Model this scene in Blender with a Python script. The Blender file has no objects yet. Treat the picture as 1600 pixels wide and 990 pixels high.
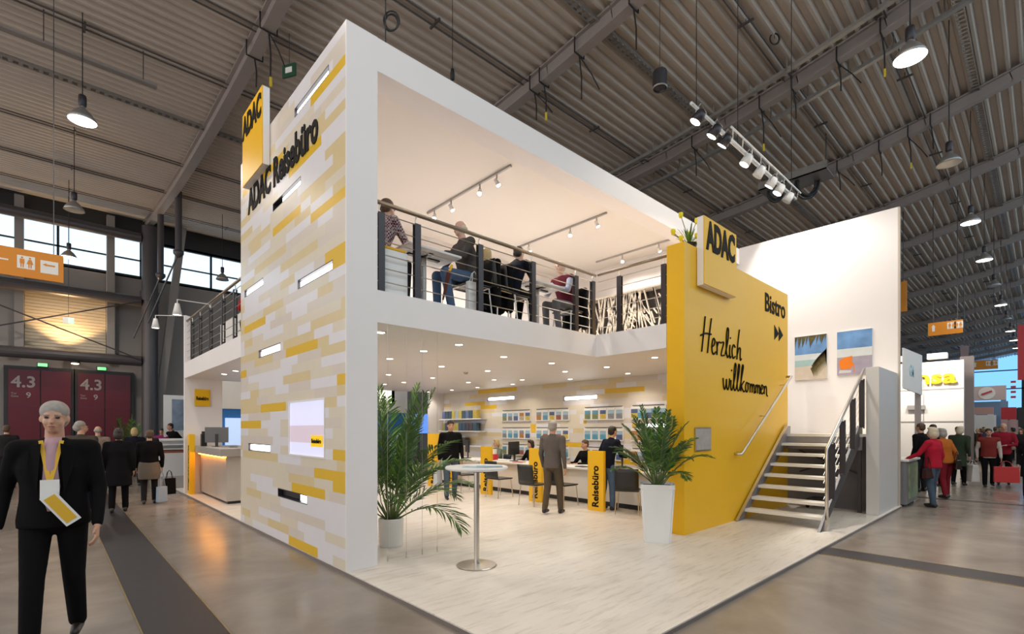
import bpy, bmesh, math, random
from mathutils import Vector, Matrix, noise
C = bpy.context.scene.collection
R = math.radians
PI = math.pi
# ------------------------------------------------------------------ camera, world, exposure
sc = bpy.context.scene
YAW = 47.113; FPX = 775.3; CXP = 800.0; CYP = 669.4; EYE = 1.65
cam = bpy.data.objects.new('camera', bpy.data.cameras.new('camera')); C.objects.link(cam)
cam.location = (0, 0, EYE); cam.rotation_euler = (R(90), 0, R(YAW - 90))
cam.data.sensor_width = 36; cam.data.lens = FPX / 1600 * 36
cam.data.shift_y = (CYP - 495) / 1600
cam.data.clip_end = 400; cam.data.clip_start = 0.05
sc.camera = cam
sc.view_settings.view_transform = 'Standard'; sc.view_settings.look = 'None'
sc.view_settings.gamma = 1; sc.view_settings.exposure = 0.0
sc.view_settings.use_curve_mapping = False
w = bpy.data.worlds.new('World'); sc.world = w; w.use_nodes = True
w.node_tree.nodes['Background'].inputs[0].default_value = (1.0, 0.965, 0.94, 1)
w.node_tree.nodes['Background'].inputs[1].default_value = 1.7
HALL_LAMP_W = 620; DOWN_W = 10; TRACK_W = 26; FLOOD_W = 330
sc.cycles.max_bounces = 6; sc.cycles.diffuse_bounces = 4; sc.cycles.glossy_bounces = 3
sc.cycles.transmission_bounces = 4; sc.cycles.transparent_max_bounces = 8
sc.cycles.sample_clamp_indirect = 4.0; sc.cycles.sample_clamp_direct = 12.0
sc.cycles.caustics_reflective = False; sc.cycles.caustics_refractive = False

# ------------------------------------------------------------------ measuring helpers (pixel -> point on a plane of the building)
_c, _s = math.cos(R(YAW)), math.sin(R(YAW))
def _ray(px, py):
    r = (px - CXP) / FPX; u = (CYP - py) / FPX
    return Vector((_c + _s * r, _s - _c * r, u))
def atX(px, py, v): d = _ray(px, py); return Vector((0, 0, EYE)) + d * (v / d.x)
def atY(px, py, v): d = _ray(px, py); return Vector((0, 0, EYE)) + d * (v / d.y)
def atZ(px, py, v): d = _ray(px, py); return Vector((0, 0, EYE)) + d * ((v - EYE) / d.z)

# ------------------------------------------------------------------ materials
MATS = {}
def mat(name, col, rough=0.5, metal=0.0, var=0.0, scale=6.0, bump=0.0, spec=0.5, emit=None, es=0.0, coat=0.0, alpha=None):
    if name in MATS: return MATS[name]
    m = bpy.data.materials.new(name); m.use_nodes = True
    nt = m.node_tree; b = nt.nodes['Principled BSDF']
    b.inputs['Roughness'].default_value = rough; b.inputs['Metallic'].default_value = metal
    b.inputs['Specular IOR Level'].default_value = spec
    if coat: b.inputs['Coat Weight'].default_value = coat; b.inputs['Coat Roughness'].default_value = .12
    tc = nt.nodes.new('ShaderNodeTexCoord')
    nz = nt.nodes.new('ShaderNodeTexNoise'); nz.inputs['Scale'].default_value = scale; nz.inputs['Detail'].default_value = 3
    nt.links.new(tc.outputs['Object'], nz.inputs['Vector'])
    rp = nt.nodes.new('ShaderNodeMix'); rp.data_type = 'RGBA'
    k = max(0.0, 1 - var); k2 = 1 + var * .6
    rp.inputs[6].default_value = (col[0]*k, col[1]*k, col[2]*k, 1)
    rp.inputs[7].default_value = (min(1, col[0]*k2), min(1, col[1]*k2), min(1, col[2]*k2), 1)
    nt.links.new(nz.outputs['Fac'], rp.inputs[0]); nt.links.new(rp.outputs[2], b.inputs['Base Color'])
    if bump:
        bp = nt.nodes.new('ShaderNodeBump'); bp.inputs['Strength'].default_value = bump; bp.inputs['Distance'].default_value = .02
        nt.links.new(nz.outputs['Fac'], bp.inputs['Height']); nt.links.new(bp.outputs[0], b.inputs['Normal'])
    if emit: b.inputs['Emission Color'].default_value = (*emit, 1); b.inputs['Emission Strength'].default_value = es
    MATS[name] = m; return m
def emis(name, col, s):
    return mat(name, (.8, .8, .8), .4, emit=col, es=s)

white = mat('painted white board', (.84, .80, .79), .45, var=.03, scale=1.5)
whitew = mat('warm white ceiling board', (.80, .75, .69), .5, var=.03, scale=1.5)
yellow = mat('yellow laminate', (.87, .485, .004), .38, var=.03, scale=1.2)
yellow_t = mat('yellow tile', (.74, .46, .02), .3, var=.05)
tan_t = mat('tan tile', (.68, .55, .31), .3, var=.05)
cream_t = mat('cream tile', (.70, .63, .51), .3, var=.05)
sand_t = mat('sand tile', (.67, .60, .53), .3, var=.05)
white_t = mat('white tile', (.74, .72, .75), .3, var=.04)
black = mat('black lacquer', (.012, .012, .012), .4, var=.1)
dark = mat('dark grey steel', (.045, .04, .045), .38, .4, var=.1)
ink = mat('black lettering', (.008, .007, .007), .7, var=.05, spec=.15)
chrome = mat('brushed stainless steel', (.62, .58, .53), .28, 1.0, var=.06, scale=20)
steel = mat('steel beam paint', (.34, .29, .27), .5, .1, var=.12, scale=2)
dsteel = mat('dark column paint', (.085, .075, .078), .35, .2, var=.1, scale=2)
galv = mat('galvanised metal', (.42, .40, .38), .4, .7, var=.15, scale=10)
plastic_w = mat('white plastic', (.8, .79, .77), .35, var=.03)
greyp = mat('grey laminate', (.36, .33, .31), .4, var=.08, scale=3)
orange = mat('orange sign panel', (.76, .27, .015), .5, var=.04)
signw = mat('sign white', (.88, .85, .8), .5, var=.02)
red = mat('red panel', (.55, .02, .03), .45, var=.08)
soil = mat('dark potting soil', (.03, .018, .01), .9, var=.4, scale=30)
leaf = mat('palm leaf green', (.045, .115, .018), .45, var=.55, scale=5)
leafl = mat('bright leaf green', (.11, .24, .02), .45, var=.45, scale=8)
stemm = mat('palm stem green', (.12, .17, .05), .5, var=.3)
skin = mat('skin', (.56, .31, .21), .5, var=.08, scale=8)
skinp = mat('pale skin', (.62, .38, .28), .5, var=.08, scale=8)
lampw = emis('lamp glow white', (1, .95, .86), 9.0)
downg = emis('downlight glow', (1, .93, .8), 14.0)
nicheg = emis('niche tube glow', (1, 1, 1), 5.0)
screeng = mat('screen sky picture', (.5, .5, .6), .2, emit=(.62, .62, .85), es=.75)
blueg = mat('blue screen picture', (.1, .2, .6), .2, emit=(.10, .28, .85), es=.9)
greeng = emis('exit sign green', (.05, .8, .15), 1.6)
glowo = emis('amber strip glow', (1, .36, .03), 22.0)
rubber = mat('black rubber', (.02, .02, .02), .7, var=.1)
cableb = mat('black cable', (.015, .014, .014), .6, var=.1)
tagy = mat('yellow strap tag', (.75, .55, .02), .6, var=.1)

def floor_mat():
    m = bpy.data.materials.new('polished concrete'); m.use_nodes = True; nt = m.node_tree; b = nt.nodes['Principled BSDF']
    tc = nt.nodes.new('ShaderNodeTexCoord')
    mp = nt.nodes.new('ShaderNodeMapping'); mp.inputs['Scale'].default_value = (1, 1, 1); nt.links.new(tc.outputs['Object'], mp.inputs[0])
    n1 = nt.nodes.new('ShaderNodeTexNoise'); n1.inputs['Scale'].default_value = .45; n1.inputs['Detail'].default_value = 5; n1.inputs['Roughness'].default_value = .62; n1.inputs['Distortion'].default_value = .6
    n2 = nt.nodes.new('ShaderNodeTexNoise'); n2.inputs['Scale'].default_value = 2.5; n2.inputs['Detail'].default_value = 3
    nt.links.new(mp.outputs[0], n1.inputs['Vector']); nt.links.new(mp.outputs[0], n2.inputs['Vector'])
    cr = nt.nodes.new('ShaderNodeValToRGB'); e = cr.color_ramp.elements
    e[0].position = .3; e[0].color = (.18, .148, .12, 1); e[1].position = .75; e[1].color = (.345, .29, .245, 1)
    nt.links.new(n1.outputs['Fac'], cr.inputs[0])
    mx = nt.nodes.new('ShaderNodeMix'); mx.data_type = 'RGBA'; mx.blend_type = 'OVERLAY'; mx.inputs[0].default_value = .18
    nt.links.new(cr.outputs[0], mx.inputs[6]); nt.links.new(n2.outputs['Fac'], mx.inputs[7]); nt.links.new(mx.outputs[2], b.inputs['Base Color'])
    r = nt.nodes.new('ShaderNodeMapRange'); r.inputs[3].default_value = .2; r.inputs[4].default_value = .27
    nt.links.new(n2.outputs['Fac'], r.inputs[0]); nt.links.new(r.outputs[0], b.inputs['Roughness'])
    return m
concrete = floor_mat()
def plank_mat():
    m = bpy.data.materials.new('white washed wood planks'); m.use_nodes = True; nt = m.node_tree; b = nt.nodes['Principled BSDF']
    tc = nt.nodes.new('ShaderNodeTexCoord')
    br = nt.nodes.new('ShaderNodeTexBrick'); br.inputs['Scale'].default_value = 1; br.inputs['Brick Width'].default_value = 1.3; br.inputs['Row Height'].default_value = .19
    br.inputs['Color1'].default_value = (.74, .68, .61, 1); br.inputs['Color2'].default_value = (.69, .63, .565, 1); br.inputs['Mortar'].default_value = (.60, .54, .48, 1)
    br.inputs['Mortar Size'].default_value = .0015; br.inputs['Mortar Smooth'].default_value = 1
    nt.links.new(tc.outputs['Object'], br.inputs['Vector'])
    mp = nt.nodes.new('ShaderNodeMapping'); mp.inputs['Scale'].default_value = (2.2, 16, 2); nt.links.new(tc.outputs['Object'], mp.inputs[0])
    n = nt.nodes.new('ShaderNodeTexNoise'); n.inputs['Scale'].default_value = 1; n.inputs['Detail'].default_value = 8; n.inputs['Roughness'].default_value = .7; nt.links.new(mp.outputs[0], n.inputs['Vector'])
    rg = nt.nodes.new('ShaderNodeValToRGB'); e = rg.color_ramp.elements; e[0].position = .25; e[0].color = (.62, .56, .5, 1); e[1].position = .5; e[1].color = (1, 1, 1, 1)
    nt.links.new(n.outputs['Fac'], rg.inputs[0])
    mx = nt.nodes.new('ShaderNodeMix'); mx.data_type = 'RGBA'; mx.blend_type = 'MULTIPLY'; mx.inputs[0].default_value = .8
    nt.links.new(br.outputs['Color'], mx.inputs[6]); nt.links.new(rg.outputs[0], mx.inputs[7]); nt.links.new(mx.outputs[2], b.inputs['Base Color'])
    b.inputs['Roughness'].default_value = .36
    return m
planks = plank_mat()
deckm = mat('corrugated deck paint', (.56, .49, .43), .5, .05, var=.12, scale=.8)
blackstrip = mat('dark floor cover plate', (.035, .03, .034), .42, .2, var=.35, scale=3)
claym = mat('grey wall panel', (.30, .27, .25), .6, var=.08, scale=1)
darkp = mat('dark facade panel', (.03, .028, .03), .5, var=.1, scale=1)
doorred = mat('dark red door panel', (.13, .008, .018), .35, var=.2, scale=.6)

# ------------------------------------------------------------------ mesh helpers
def link(name, me, m, parent=None, loc=None, smooth=False):
    o = bpy.data.objects.new(name, me)
    if m is not None:
        for q in (m if isinstance(m, (list, tuple)) else [m]): me.materials.append(q)
    if smooth:
        for p in me.polygons: p.use_smooth = True
    C.objects.link(o)
    if parent: o.parent = parent
    if loc: o.location = loc
    return o
def obj(name, bm, m, parent=None, smooth=False, loc=None):
    bmesh.ops.recalc_face_normals(bm, faces=bm.faces)
    me = bpy.data.meshes.new(name); bm.to_mesh(me); bm.free()
    return link(name, me, m, parent, loc, smooth)
def tag(o, label=None, cat=None, group=None, kind=None):
    if label: o['label'] = label
    if cat: o['category'] = cat
    if group: o['group'] = group
    if kind: o['kind'] = kind
    return o
def thing(name, label, cat, loc=(0, 0, 0), rz=0, group=None):
    o = bpy.data.objects.new(name, None); o.empty_display_size = .1; C.objects.link(o)
    o.location = loc; o.rotation_euler = (0, 0, rz)
    return tag(o, label, cat, group)
def struct(name, bm, m, label=None, smooth=False):
    o = obj(name, bm, m, smooth=smooth); o['kind'] = 'structure'
    if label: o['label'] = label
    o['category'] = name.split('_')[0] if name.split('_')[0] != 'trim' else 'trim'
    return o
def dup(root, loc, rz=None, label=None, group=None):
    r = root.copy(); C.objects.link(r); r.location = loc
    if rz is not None: r.rotation_euler = (0, 0, rz)
    if label: r['label'] = label
    if group: r['group'] = group
    for ch in list(root.children):
        c = ch.copy(); C.objects.link(c); c.parent = r
        for g in list(ch.children):
            d = g.copy(); C.objects.link(d); d.parent = c
    return r
def NB(): return bmesh.new()
def box(bm, x0, x1, y0, y1, z0, z1, mi=0, bev=0.0):
    vs = [bm.verts.new((x, y, z)) for x in (x0, x1) for y in (y0, y1) for z in (z0, z1)]
    fs = [(0, 1, 3, 2), (4, 6, 7, 5), (0, 4, 5, 1), (2, 3, 7, 6), (0, 2, 6, 4), (1, 5, 7, 3)]
    out = []
    for f in fs:
        q = bm.faces.new([vs[i] for i in f]); q.material_index = mi; out.append(q)
    if bev:
        es = list({e for f in out for e in f.edges})
        bmesh.ops.bevel(bm, geom=es, offset=bev, segments=2, affect='EDGES', profile=.6)
    return bm
def bxm(*a, **k): return box(NB(), *a, **k)
def frame_to(d):
    d = Vector(d).normalized()
    a = Vector((0, 0, 1)) if abs(d.z) < .95 else Vector((1, 0, 0))
    x = a.cross(d).normalized(); y = d.cross(x)
    return x, y, d
def tube(bm, pts, r, n=8, mi=0, caps=True, rads=None):
    pts = [Vector(p) for p in pts]
    rings = []
    prevx = None
    for i, p in enumerate(pts):
        if i == 0: d = pts[1] - p
        elif i == len(pts) - 1: d = p - pts[i - 1]
        else: d = (pts[i + 1] - p).normalized() + (p - pts[i - 1]).normalized()
        if d.length < 1e-9: d = Vector((0, 0, 1))
        d.normalize()
        if prevx is None: x, y, _ = frame_to(d)
        else:
            x = (prevx - d * prevx.dot(d))
            if x.length < 1e-6: x, y, _ = frame_to(d)
            x.normalize(); y = d.cross(x)
        prevx = x
        rr = rads[i] if rads else r
        rings.append([bm.verts.new(p + (x * math.cos(2*PI*k/n) + y * math.sin(2*PI*k/n)) * rr) for k in range(n)])
    for a, b in zip(rings, rings[1:]):
        for k in range(n):
            f = bm.faces.new((a[k], a[(k+1) % n], b[(k+1) % n], b[k])); f.material_index = mi
    if caps and n > 2:
        f = bm.faces.new(rings[0][::-1]); f.material_index = mi
        f = bm.faces.new(rings[-1]); f.material_index = mi
    return bm
def beam(bm, a, b, wd, ht, mi=0, up=Vector((0, 0, 1))):
    a = Vector(a); b = Vector(b); d = (b - a).normalized()
    if abs(d.dot(up)) > .99: up = Vector((0, 1, 0))
    x = d.cross(up).normalized(); y = x.cross(d)
    vs = []
    for p in (a, b):
        for sx, sy in ((-1, -1), (1, -1), (1, 1), (-1, 1)):
            vs.append(bm.verts.new(p + x * sx * wd / 2 + y * sy * ht / 2))
    for f in ((0, 1, 2, 3), (7, 6, 5, 4), (0, 4, 5, 1), (1, 5, 6, 2), (2, 6, 7, 3), (3, 7, 4, 0)):
        q = bm.faces.new([vs[i] for i in f]); q.material_index = mi
    return bm
def lathe(bm, prof, c=(0, 0, 0), n=24, mi=0):
    rings = []
    for r, z in prof:
        if r < 1e-5: rings.append([bm.verts.new((c[0], c[1], c[2] + z))])
        else: rings.append([bm.verts.new((c[0] + r * math.cos(2*PI*k/n), c[1] + r * math.sin(2*PI*k/n), c[2] + z)) for k in range(n)])
    for a, b in zip(rings, rings[1:]):
        for k in range(n):
            k2 = (k + 1) % n
            if len(a) == 1 and len(b) == 1: continue
            if len(a) == 1: f = bm.faces.new((a[0], b[k2], b[k]))
            elif len(b) == 1: f = bm.faces.new((a[k], a[k2], b[0]))
            else: f = bm.faces.new((a[k], a[k2], b[k2], b[k]))
            f.material_index = mi
    return bm
def prism(bm, pts, ext, mi=0):
    """pts: closed outline of 3D points; ext: extrusion vector"""
    ext = Vector(ext); a = [bm.verts.new(Vector(p)) for p in pts]; b = [bm.verts.new(Vector(p) + ext) for p in pts]
    f = bm.faces.new(a); f.material_index = mi; f = bm.faces.new(b[::-1]); f.material_index = mi
    n = len(pts)
    for k in range(n):
        f = bm.faces.new((a[k], b[k], b[(k+1) % n], a[(k+1) % n])); f.material_index = mi
    return bm
SPH = {}
def ell(bm, c, r, rot=None, u=14, v=10):
    m = Matrix.Translation(Vector(c))
    if rot is not None: m = m @ rot.to_4x4()
    m = m @ Matrix.Diagonal((r[0], r[1], r[2], 1))
    if (u, v) not in SPH:
        vs = [Vector((0, 0, 1))] + [Vector((math.sin(PI*j/v) * math.cos(2*PI*i/u), math.sin(PI*j/v) * math.sin(2*PI*i/u), math.cos(PI*j/v))) for j in range(1, v) for i in range(u)] + [Vector((0, 0, -1))]
        fs = [(0, 1 + i, 1 + (i+1) % u) for i in range(u)]
        for j in range(v - 2): fs += [(1 + j*u + i, 1 + (j+1)*u + i, 1 + (j+1)*u + (i+1) % u, 1 + j*u + (i+1) % u) for i in range(u)]
        l_ = len(vs) - 1; fs += [(l_, 1 + (v-2)*u + (i+1) % u, 1 + (v-2)*u + i) for i in range(u)]
        SPH[(u, v)] = (vs, fs)
    vs, fs = SPH[(u, v)]; nv = [bm.verts.new(m @ q) for q in vs]
    for f in fs: bm.faces.new([nv[i] for i in f])
def cap(bm, a, b, ra, rb, n=12):
    a = Vector(a); b = Vector(b)
    if (b - a).length < 1e-6: ell(bm, a, (ra, ra, ra)); return
    tube(bm, [a, b], 0, n=n, rads=[ra, rb]); ell(bm, a, (ra,)*3, u=n, v=8); ell(bm, b, (rb,)*3, u=n, v=8)
TMPS = bpy.data.scenes.new('tmp_eval')
def ev(o):
    TMPS.collection.objects.link(o); vl = TMPS.view_layers[0]; vl.update(); me = bpy.data.meshes.new_from_object(o.evaluated_get(vl.depsgraph)); return me
def blob(name, bm, m, parent, vox, smooth_it=2):
    """fuse overlapping closed shapes into one continuous surface"""
    me = bpy.data.meshes.new('tmp'); bm.to_mesh(me); bm.free()
    o = bpy.data.objects.new('tmp', me)
    rm = o.modifiers.new('r', 'REMESH'); rm.mode = 'VOXEL'; rm.voxel_size = vox
    if smooth_it:
        sm = o.modifiers.new('s', 'SMOOTH'); sm.iterations = smooth_it; sm.factor = .5
    m2 = ev(o)
    bpy.data.objects.remove(o); bpy.data.meshes.remove(me)
    m2.name = name; m2.materials.clear()
    return link(name, m2, m, parent, smooth=True)
# frames for things mounted on walls: reader looks along +X ('X'), along +Y ('Y'), along -X
FR = {'X': Matrix(((0, 0, -1), (-1, 0, 0), (0, 1, 0))), 'Y': Matrix(((1, 0, 0), (0, 0, -1), (0, 1, 0))), '-X': Matrix(((0, 0, 1), (1, 0, 0), (0, 1, 0)))}
def wall_text(s, height, m, parent, loc, fr='X', sx=1.0, bold=0.0, ext=.004, name='lettering', align='LEFT', roll=0.0, shear=0.0, width=None):
    cu = bpy.data.curves.new('t', 'FONT'); cu.body = s; cu.size = 1.0; cu.offset = bold; cu.extrude = ext; cu.align_x = align; cu.shear = shear
    cu.resolution_u = 3
    o = bpy.data.objects.new('t', cu); me = ev(o)
    bpy.data.objects.remove(o); bpy.data.curves.remove(cu)
    k = height / .70
    if width:
        xs = [v.co.x for v in me.vertices]; sx = width / ((max(xs) - min(xs)) * k); x0 = min(xs)
    else: x0 = 0
    for v in me.vertices: v.co.x = (v.co.x - x0) * k * sx; v.co.y *= k
    me.transform(Matrix.Rotation(roll, 4, 'Z')); me.transform(FR[fr].to_4x4())
    me.name = name; me.materials.clear()
    o = link(name, me, m, parent, loc)
    return o
def strokes(bm, lines, fr, loc, r):
    M = FR[fr]
    for ln in lines:
        P = [Vector((x, y, 0)) for x, y in ln]
        # smooth (Catmull-Rom)
        Q = []
        for i in range(len(P) - 1):
            p0 = P[max(i-1, 0)]; p1 = P[i]; p2 = P[i+1]; p3 = P[min(i+2, len(P)-1)]
            for t in (0, .25, .5, .75):
                Q.append(.5 * ((2*p1) + (p2-p0)*t + (2*p0-5*p1+4*p2-p3)*t*t + (3*p1-p0-3*p2+p3)*t**3))
        Q.append(P[-1])
        tube(bm, [M @ q + Vector(loc) for q in Q], r, n=6)

# main planes of the stand
X0, Y0, XC = 2.424, 5.345, 2.806
PZ = .045; ZF, ZC = 3.28, 2.90; ZB, ZT, ZCEIL = 5.85, 6.24, 5.96
XB = 6.975; XW = 12.9; XI = 10.2; YL = 9.56; YE = 14.65

# ------------------------------------------------------------------ hall shell
def roofz(y): return 11.1 + (.0037 if y > 14 else .0095) * (y - 14) ** 2
HX0, HX1, HY0, HY1 = -14, 106, -10, 33.2
bm = NB(); g = [[bm.verts.new((x, y, 0)) for x in (HX0, HX1 + 1)] for y in (HY0, HY1 + 1)]
bm.faces.new((g[0][0], g[0][1], g[1][1], g[1][0]))
r = bmesh.ops.extrude_face_region(bm, geom=list(bm.faces)); bmesh.ops.translate(bm, verts=[v for v in r['geom'] if isinstance(v, bmesh.types.BMVert)], vec=(0, 0, -.2))
tag(struct('floor', bm, concrete, 'polished grey-brown concrete hall floor'), kind='structure')
# corrugated ceiling
bm = NB(); y = HY0; prof = []
pitch = .30
while y < HY1 + .2:
    for dy, dz in ((0, 0), (.07, 0), (.11, .10), (.26, .10)): prof.append((y + dy, roofz(y) + .42 + dz))
    y += pitch
va = [bm.verts.new((HX0, a, b)) for a, b in prof]; vb = [bm.verts.new((HX1, a, b)) for a, b in prof]
vc = [bm.verts.new((HX0, a, b + .02)) for a, b in prof]; vd = [bm.verts.new((HX1, a, b + .02)) for a, b in prof]
for i in range(len(prof) - 1):
    bm.faces.new((va[i], va[i+1], vb[i+1], vb[i])); bm.faces.new((vc[i], vc[i+1], vd[i+1], vd[i]))
struct('ceiling', bm, deckm, 'corrugated metal roof deck of the exhibition hall')
# roof beams
ys = [HY0 + 2.15 * i for i in range(21)]; ys[-1] = HY1
def beam_mesh(x, light=True):
    bm = NB()
    for a, b in zip(ys, ys[1:]):
        za, zb = roofz(a), roofz(b)
        beam(bm, (x, a, za + .02), (x, b + .02, zb + .02), .28, .04)
        beam(bm, (x, a, za + .20), (x, b + .02, zb + .20), .16, .34)
        beam(bm, (x, a, za + .38), (x, b + .02, zb + .38), .34, .05)
    return bm
k = 0
for i in range(0, 16):
    x = 3.8 + 6.3 * i
    k += 1
    struct('trim_%d' % k, beam_mesh(x), steel, 'long steel roof beam curving under the corrugated deck')
# service rails beside the third beam
for dx, dz in ((-.95, -.05), (.85, -.1)):
    bm = NB()
    for a, b in zip(ys, ys[1:]):
        beam(bm, (16.4 + dx, a, roofz(a) + dz + .1), (16.4 + dx, b + .02, roofz(b) + dz + .1), .14, .1)
        for q in (0, .5): 
            yy = a + (b - a) * q; beam(bm, (16.4 + dx, yy, roofz(yy) + dz + .12), (16.4 + dx, yy, roofz(yy) + .5), .03, .03)
    k += 1; struct('trim_%d' % k, bm, galv, 'pale cable rail running beside the roof beam')
# pipes and cable trays along X under the deck
for yy, kind in ((1.6, 't'), (3.0, 'p'), (5.3, 'p'), (7.7, 't'), (10.2, 'p'), (13.2, 'p'), (16.0, 'p'), (18.9, 't'), (22.5, 'p'), (26.3, 'p'), (30.0, 'p')):
    bm = NB(); z = roofz(yy) + .44
    if kind == 'p':
        for d in (-.1, .1): tube(bm, [(HX0, yy + d, z - .08), (HX1, yy + d, z - .08)], .022, n=6)
        for q in range(0, 38):
            xx = -12 + q * 3.15; beam(bm, (xx, yy - .2, z - .1), (xx, yy + .2, z - .1), .05, .05); beam(bm, (xx, yy, z - .1), (xx, yy, z + .05), .02, .02)
        m = mat('dark pipe paint', (.10, .085, .08), .5, .3)
    else:
        for d in (-.1, .1): beam(bm, (HX0, yy + d, z - .08), (HX1, yy + d, z - .08), .02, .07)
        for q in range(0, 600): xx = HX0 + q * .2; beam(bm, (xx, yy - .1, z - .1), (xx, yy + .1, z - .1), .09, .012)
        for q in range(0, 38): xx = -12 + q * 3.15; beam(bm, (xx, yy, z - .1), (xx, yy, z + .05), .03, .03)
        m = galv
    k += 1; struct('trim_%d' % k, bm, m, 'thin service line fixed under the roof deck')
NTR = k

# end wall Y=33: opaque bands with window band 8.55..11.9
def yw(name, x0, x1, z0, z1, m, y0=HY1, y1=HY1 + .25, label=None):
    return struct(name, bxm(x0, x1, y0, y1, z0, z1), m, label)
yw('wall_back', HX0, HX1, 0, 9.75, claym, label='grey clad end wall of the hall')
bm = NB(); box(bm, HX0, HX1, HY1 + .0, HY1 + .3, 11.75, 14.4)
struct('wall_back_top', bm, darkp, 'dark band under the roof at the end wall')
bm = NB()
for q in range(-5, 30): box(bm, -13 + q * 3.3, -12.9 + q * 3.3, HY1, HY1 + .12, 9.75, 11.8)
box(bm, HX0, HX1, HY1, HY1 + .1, 10.65, 10.72); box(bm, HX0, HX1, HY1, HY1 + .14, 9.68, 9.85); box(bm, HX0, HX1, HY1, HY1 + .14, 11.7, 11.85)
struct('window_1', bm, darkp, 'dark mullions of the high window band')
glass = bpy.data.materials.new('window glass'); glass.use_nodes = True
nt = glass.node_tree; nt.nodes.clear(); out = nt.nodes.new('ShaderNodeOutputMaterial'); mixs = nt.nodes.new('ShaderNodeMixShader'); tr = nt.nodes.new('ShaderNodeBsdfTransparent'); gl = nt.nodes.new('ShaderNodeBsdfGlossy')
tr.inputs[0].default_value = (.80, .92, 1, 1); gl.inputs['Roughness'].default_value = .03
mixs.inputs[0].default_value = .05; nt.links.new(tr.outputs[0], mixs.inputs[1]); nt.links.new(gl.outputs[0], mixs.inputs[2]); nt.links.new(mixs.outputs[0], out.inputs[0])
struct('window_2', bxm(HX0, HX1, HY1 + .05, HY1 + .07, 9.8, 11.75), glass, 'glass of the high window band')
struct('wall_front', bxm(HX0, HX1, HY0 - .25, HY0, 0, 6.5), claym, 'unseen grey side wall added behind the viewer to darken the roof')  # unseen wall, added to keep outside light off the right-hand roof
struct('window_5', bxm(HX0, HX1, HY0 - .15, HY0 - .13, 6.5, 17.0), glass, 'unseen high glazing added behind the viewer to light the stand front')  # unseen opening added above it so daylight reaches facade and floor
# end wall X=106
struct('wall_right', bxm(HX1, HX1 + .3, HY0, HY1, 0, 4.6), darkp, 'dark far end wall of the hall')
bm = NB()
for q in range(0, 8): box(bm, HX1, HX1 + .3, HY0 + q * 6.1, HY0 + .3 + q * 6.1, 4.6, 14)
for z in (4.6, 7.6, 10.4): box(bm, HX1, HX1 + .2, HY0, HY1, z, z + .16)
struct('window_3', bm, darkp, 'mullions of the tall far window')
bluesky = mat('tinted far glazing', (.2, .4, .6), .2)
bg = bpy.data.materials.new('blue tinted glass'); bg.use_nodes = True; nt = bg.node_tree; nt.nodes.clear(); out = nt.nodes.new('ShaderNodeOutputMaterial'); tr = nt.nodes.new('ShaderNodeBsdfTransparent'); tr.inputs[0].default_value = (.42, .68, .95, 1); nt.links.new(tr.outputs[0], out.inputs[0])
struct('window_4', bxm(HX1 + .1, HX1 + .12, HY0, HY1, 4.6, 14.2), bg, 'blue tinted glass of the far window')

p_ = atZ(245, 138, 10.7); q_ = atZ(-40, 30, 10.7)
t = thing('light_channel', 'long thin pale channel hanging under the roof at the upper left', 'channel', (p_.x, p_.y, 10.7))
L_ = p_.x + 8
obj('channel_body', bxm(-L_, 0, -.09, .09, 0, .05), galv, t)
for x in (-.3, -2.2, -4.4): obj('hanger', bxm(x, x + .02, -.01, .01, .05, roofz(p_.y) + .50 - 10.7), dsteel, t)
# floor cover plates
def strip(x0, x1, ya, yb, nm):
    global NTR; NTR += 1
    bm = NB(); box(bm, x0, x1, ya, yb, .0, .006)
    o = struct('trim_%d' % NTR, bm, blackstrip, nm); return o
strip(.545, 1.05, HY0, 33, 'dark metal floor duct cover running along the hall')
strip(7.42, 7.9, HY0, 2.04, 'dark floor duct cover in front of the stand')
strip(15.2, 15.45, HY0, 33, 'narrow dark floor joint beyond the stand')
bm = NB()
for x in (.53, 1.052): box(bm, x, x + .012, HY0, 33, 0, .008)
for x in (7.41, 7.9): box(bm, x, x + .01, HY0, 2.02, 0, .008)
NTR += 1; struct('trim_%d' % NTR, bm, mat('brass edge strip', (.30, .22, .10), .4, .5, var=.4), 'worn brass edge of the floor duct covers')

# hall doors in end wall
def hall_door(x0, x1, n, num):
    d = thing('hall_door', 'dark red double hall door lettered 4.3, the %s one of the pair' % n, 'door', ((x0 + x1) / 2, HY1, 0))
    w2 = (x1 - x0) / 2
    obj('door_frame', bxm(-w2 - .12, w2 + .12, -.22, 0, 0, 4.62), darkp, d)
    for a, b in ((-w2 + .03, -.02), (.02, w2 - .03)):
        obj('door_leaf', bxm(a, b, -.27, -.2, .05, 2.7), doorred, d)
        obj('door_leaf', bxm(a, b, -.27, -.2, 2.78, 4.45), doorred, d)
    obj('lintel', bxm(-w2, w2, -.28, -.2, 2.69, 2.79), mat('door lintel maroon', (.12, .01, .03), .4), d)
    tw = mat('faded grey lettering', (.42, .36, .35), .6)
    wall_text('4.3', .52, tw, d, (-w2 + .12, -.285, 3.62), 'Y', sx=.95, bold=.02)
    wall_text('9', .26, tw, d, (-w2 + .62, -.285, 3.12), 'Y', bold=.01)
    wall_text('Tor\nGate', .09, tw, d, (-w2 + .12, -.285, 3.27), 'Y')
    return d
hall_door(-1.5, .75, 'left', 1); hall_door(.95, 3.1, 'right', 2)
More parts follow.
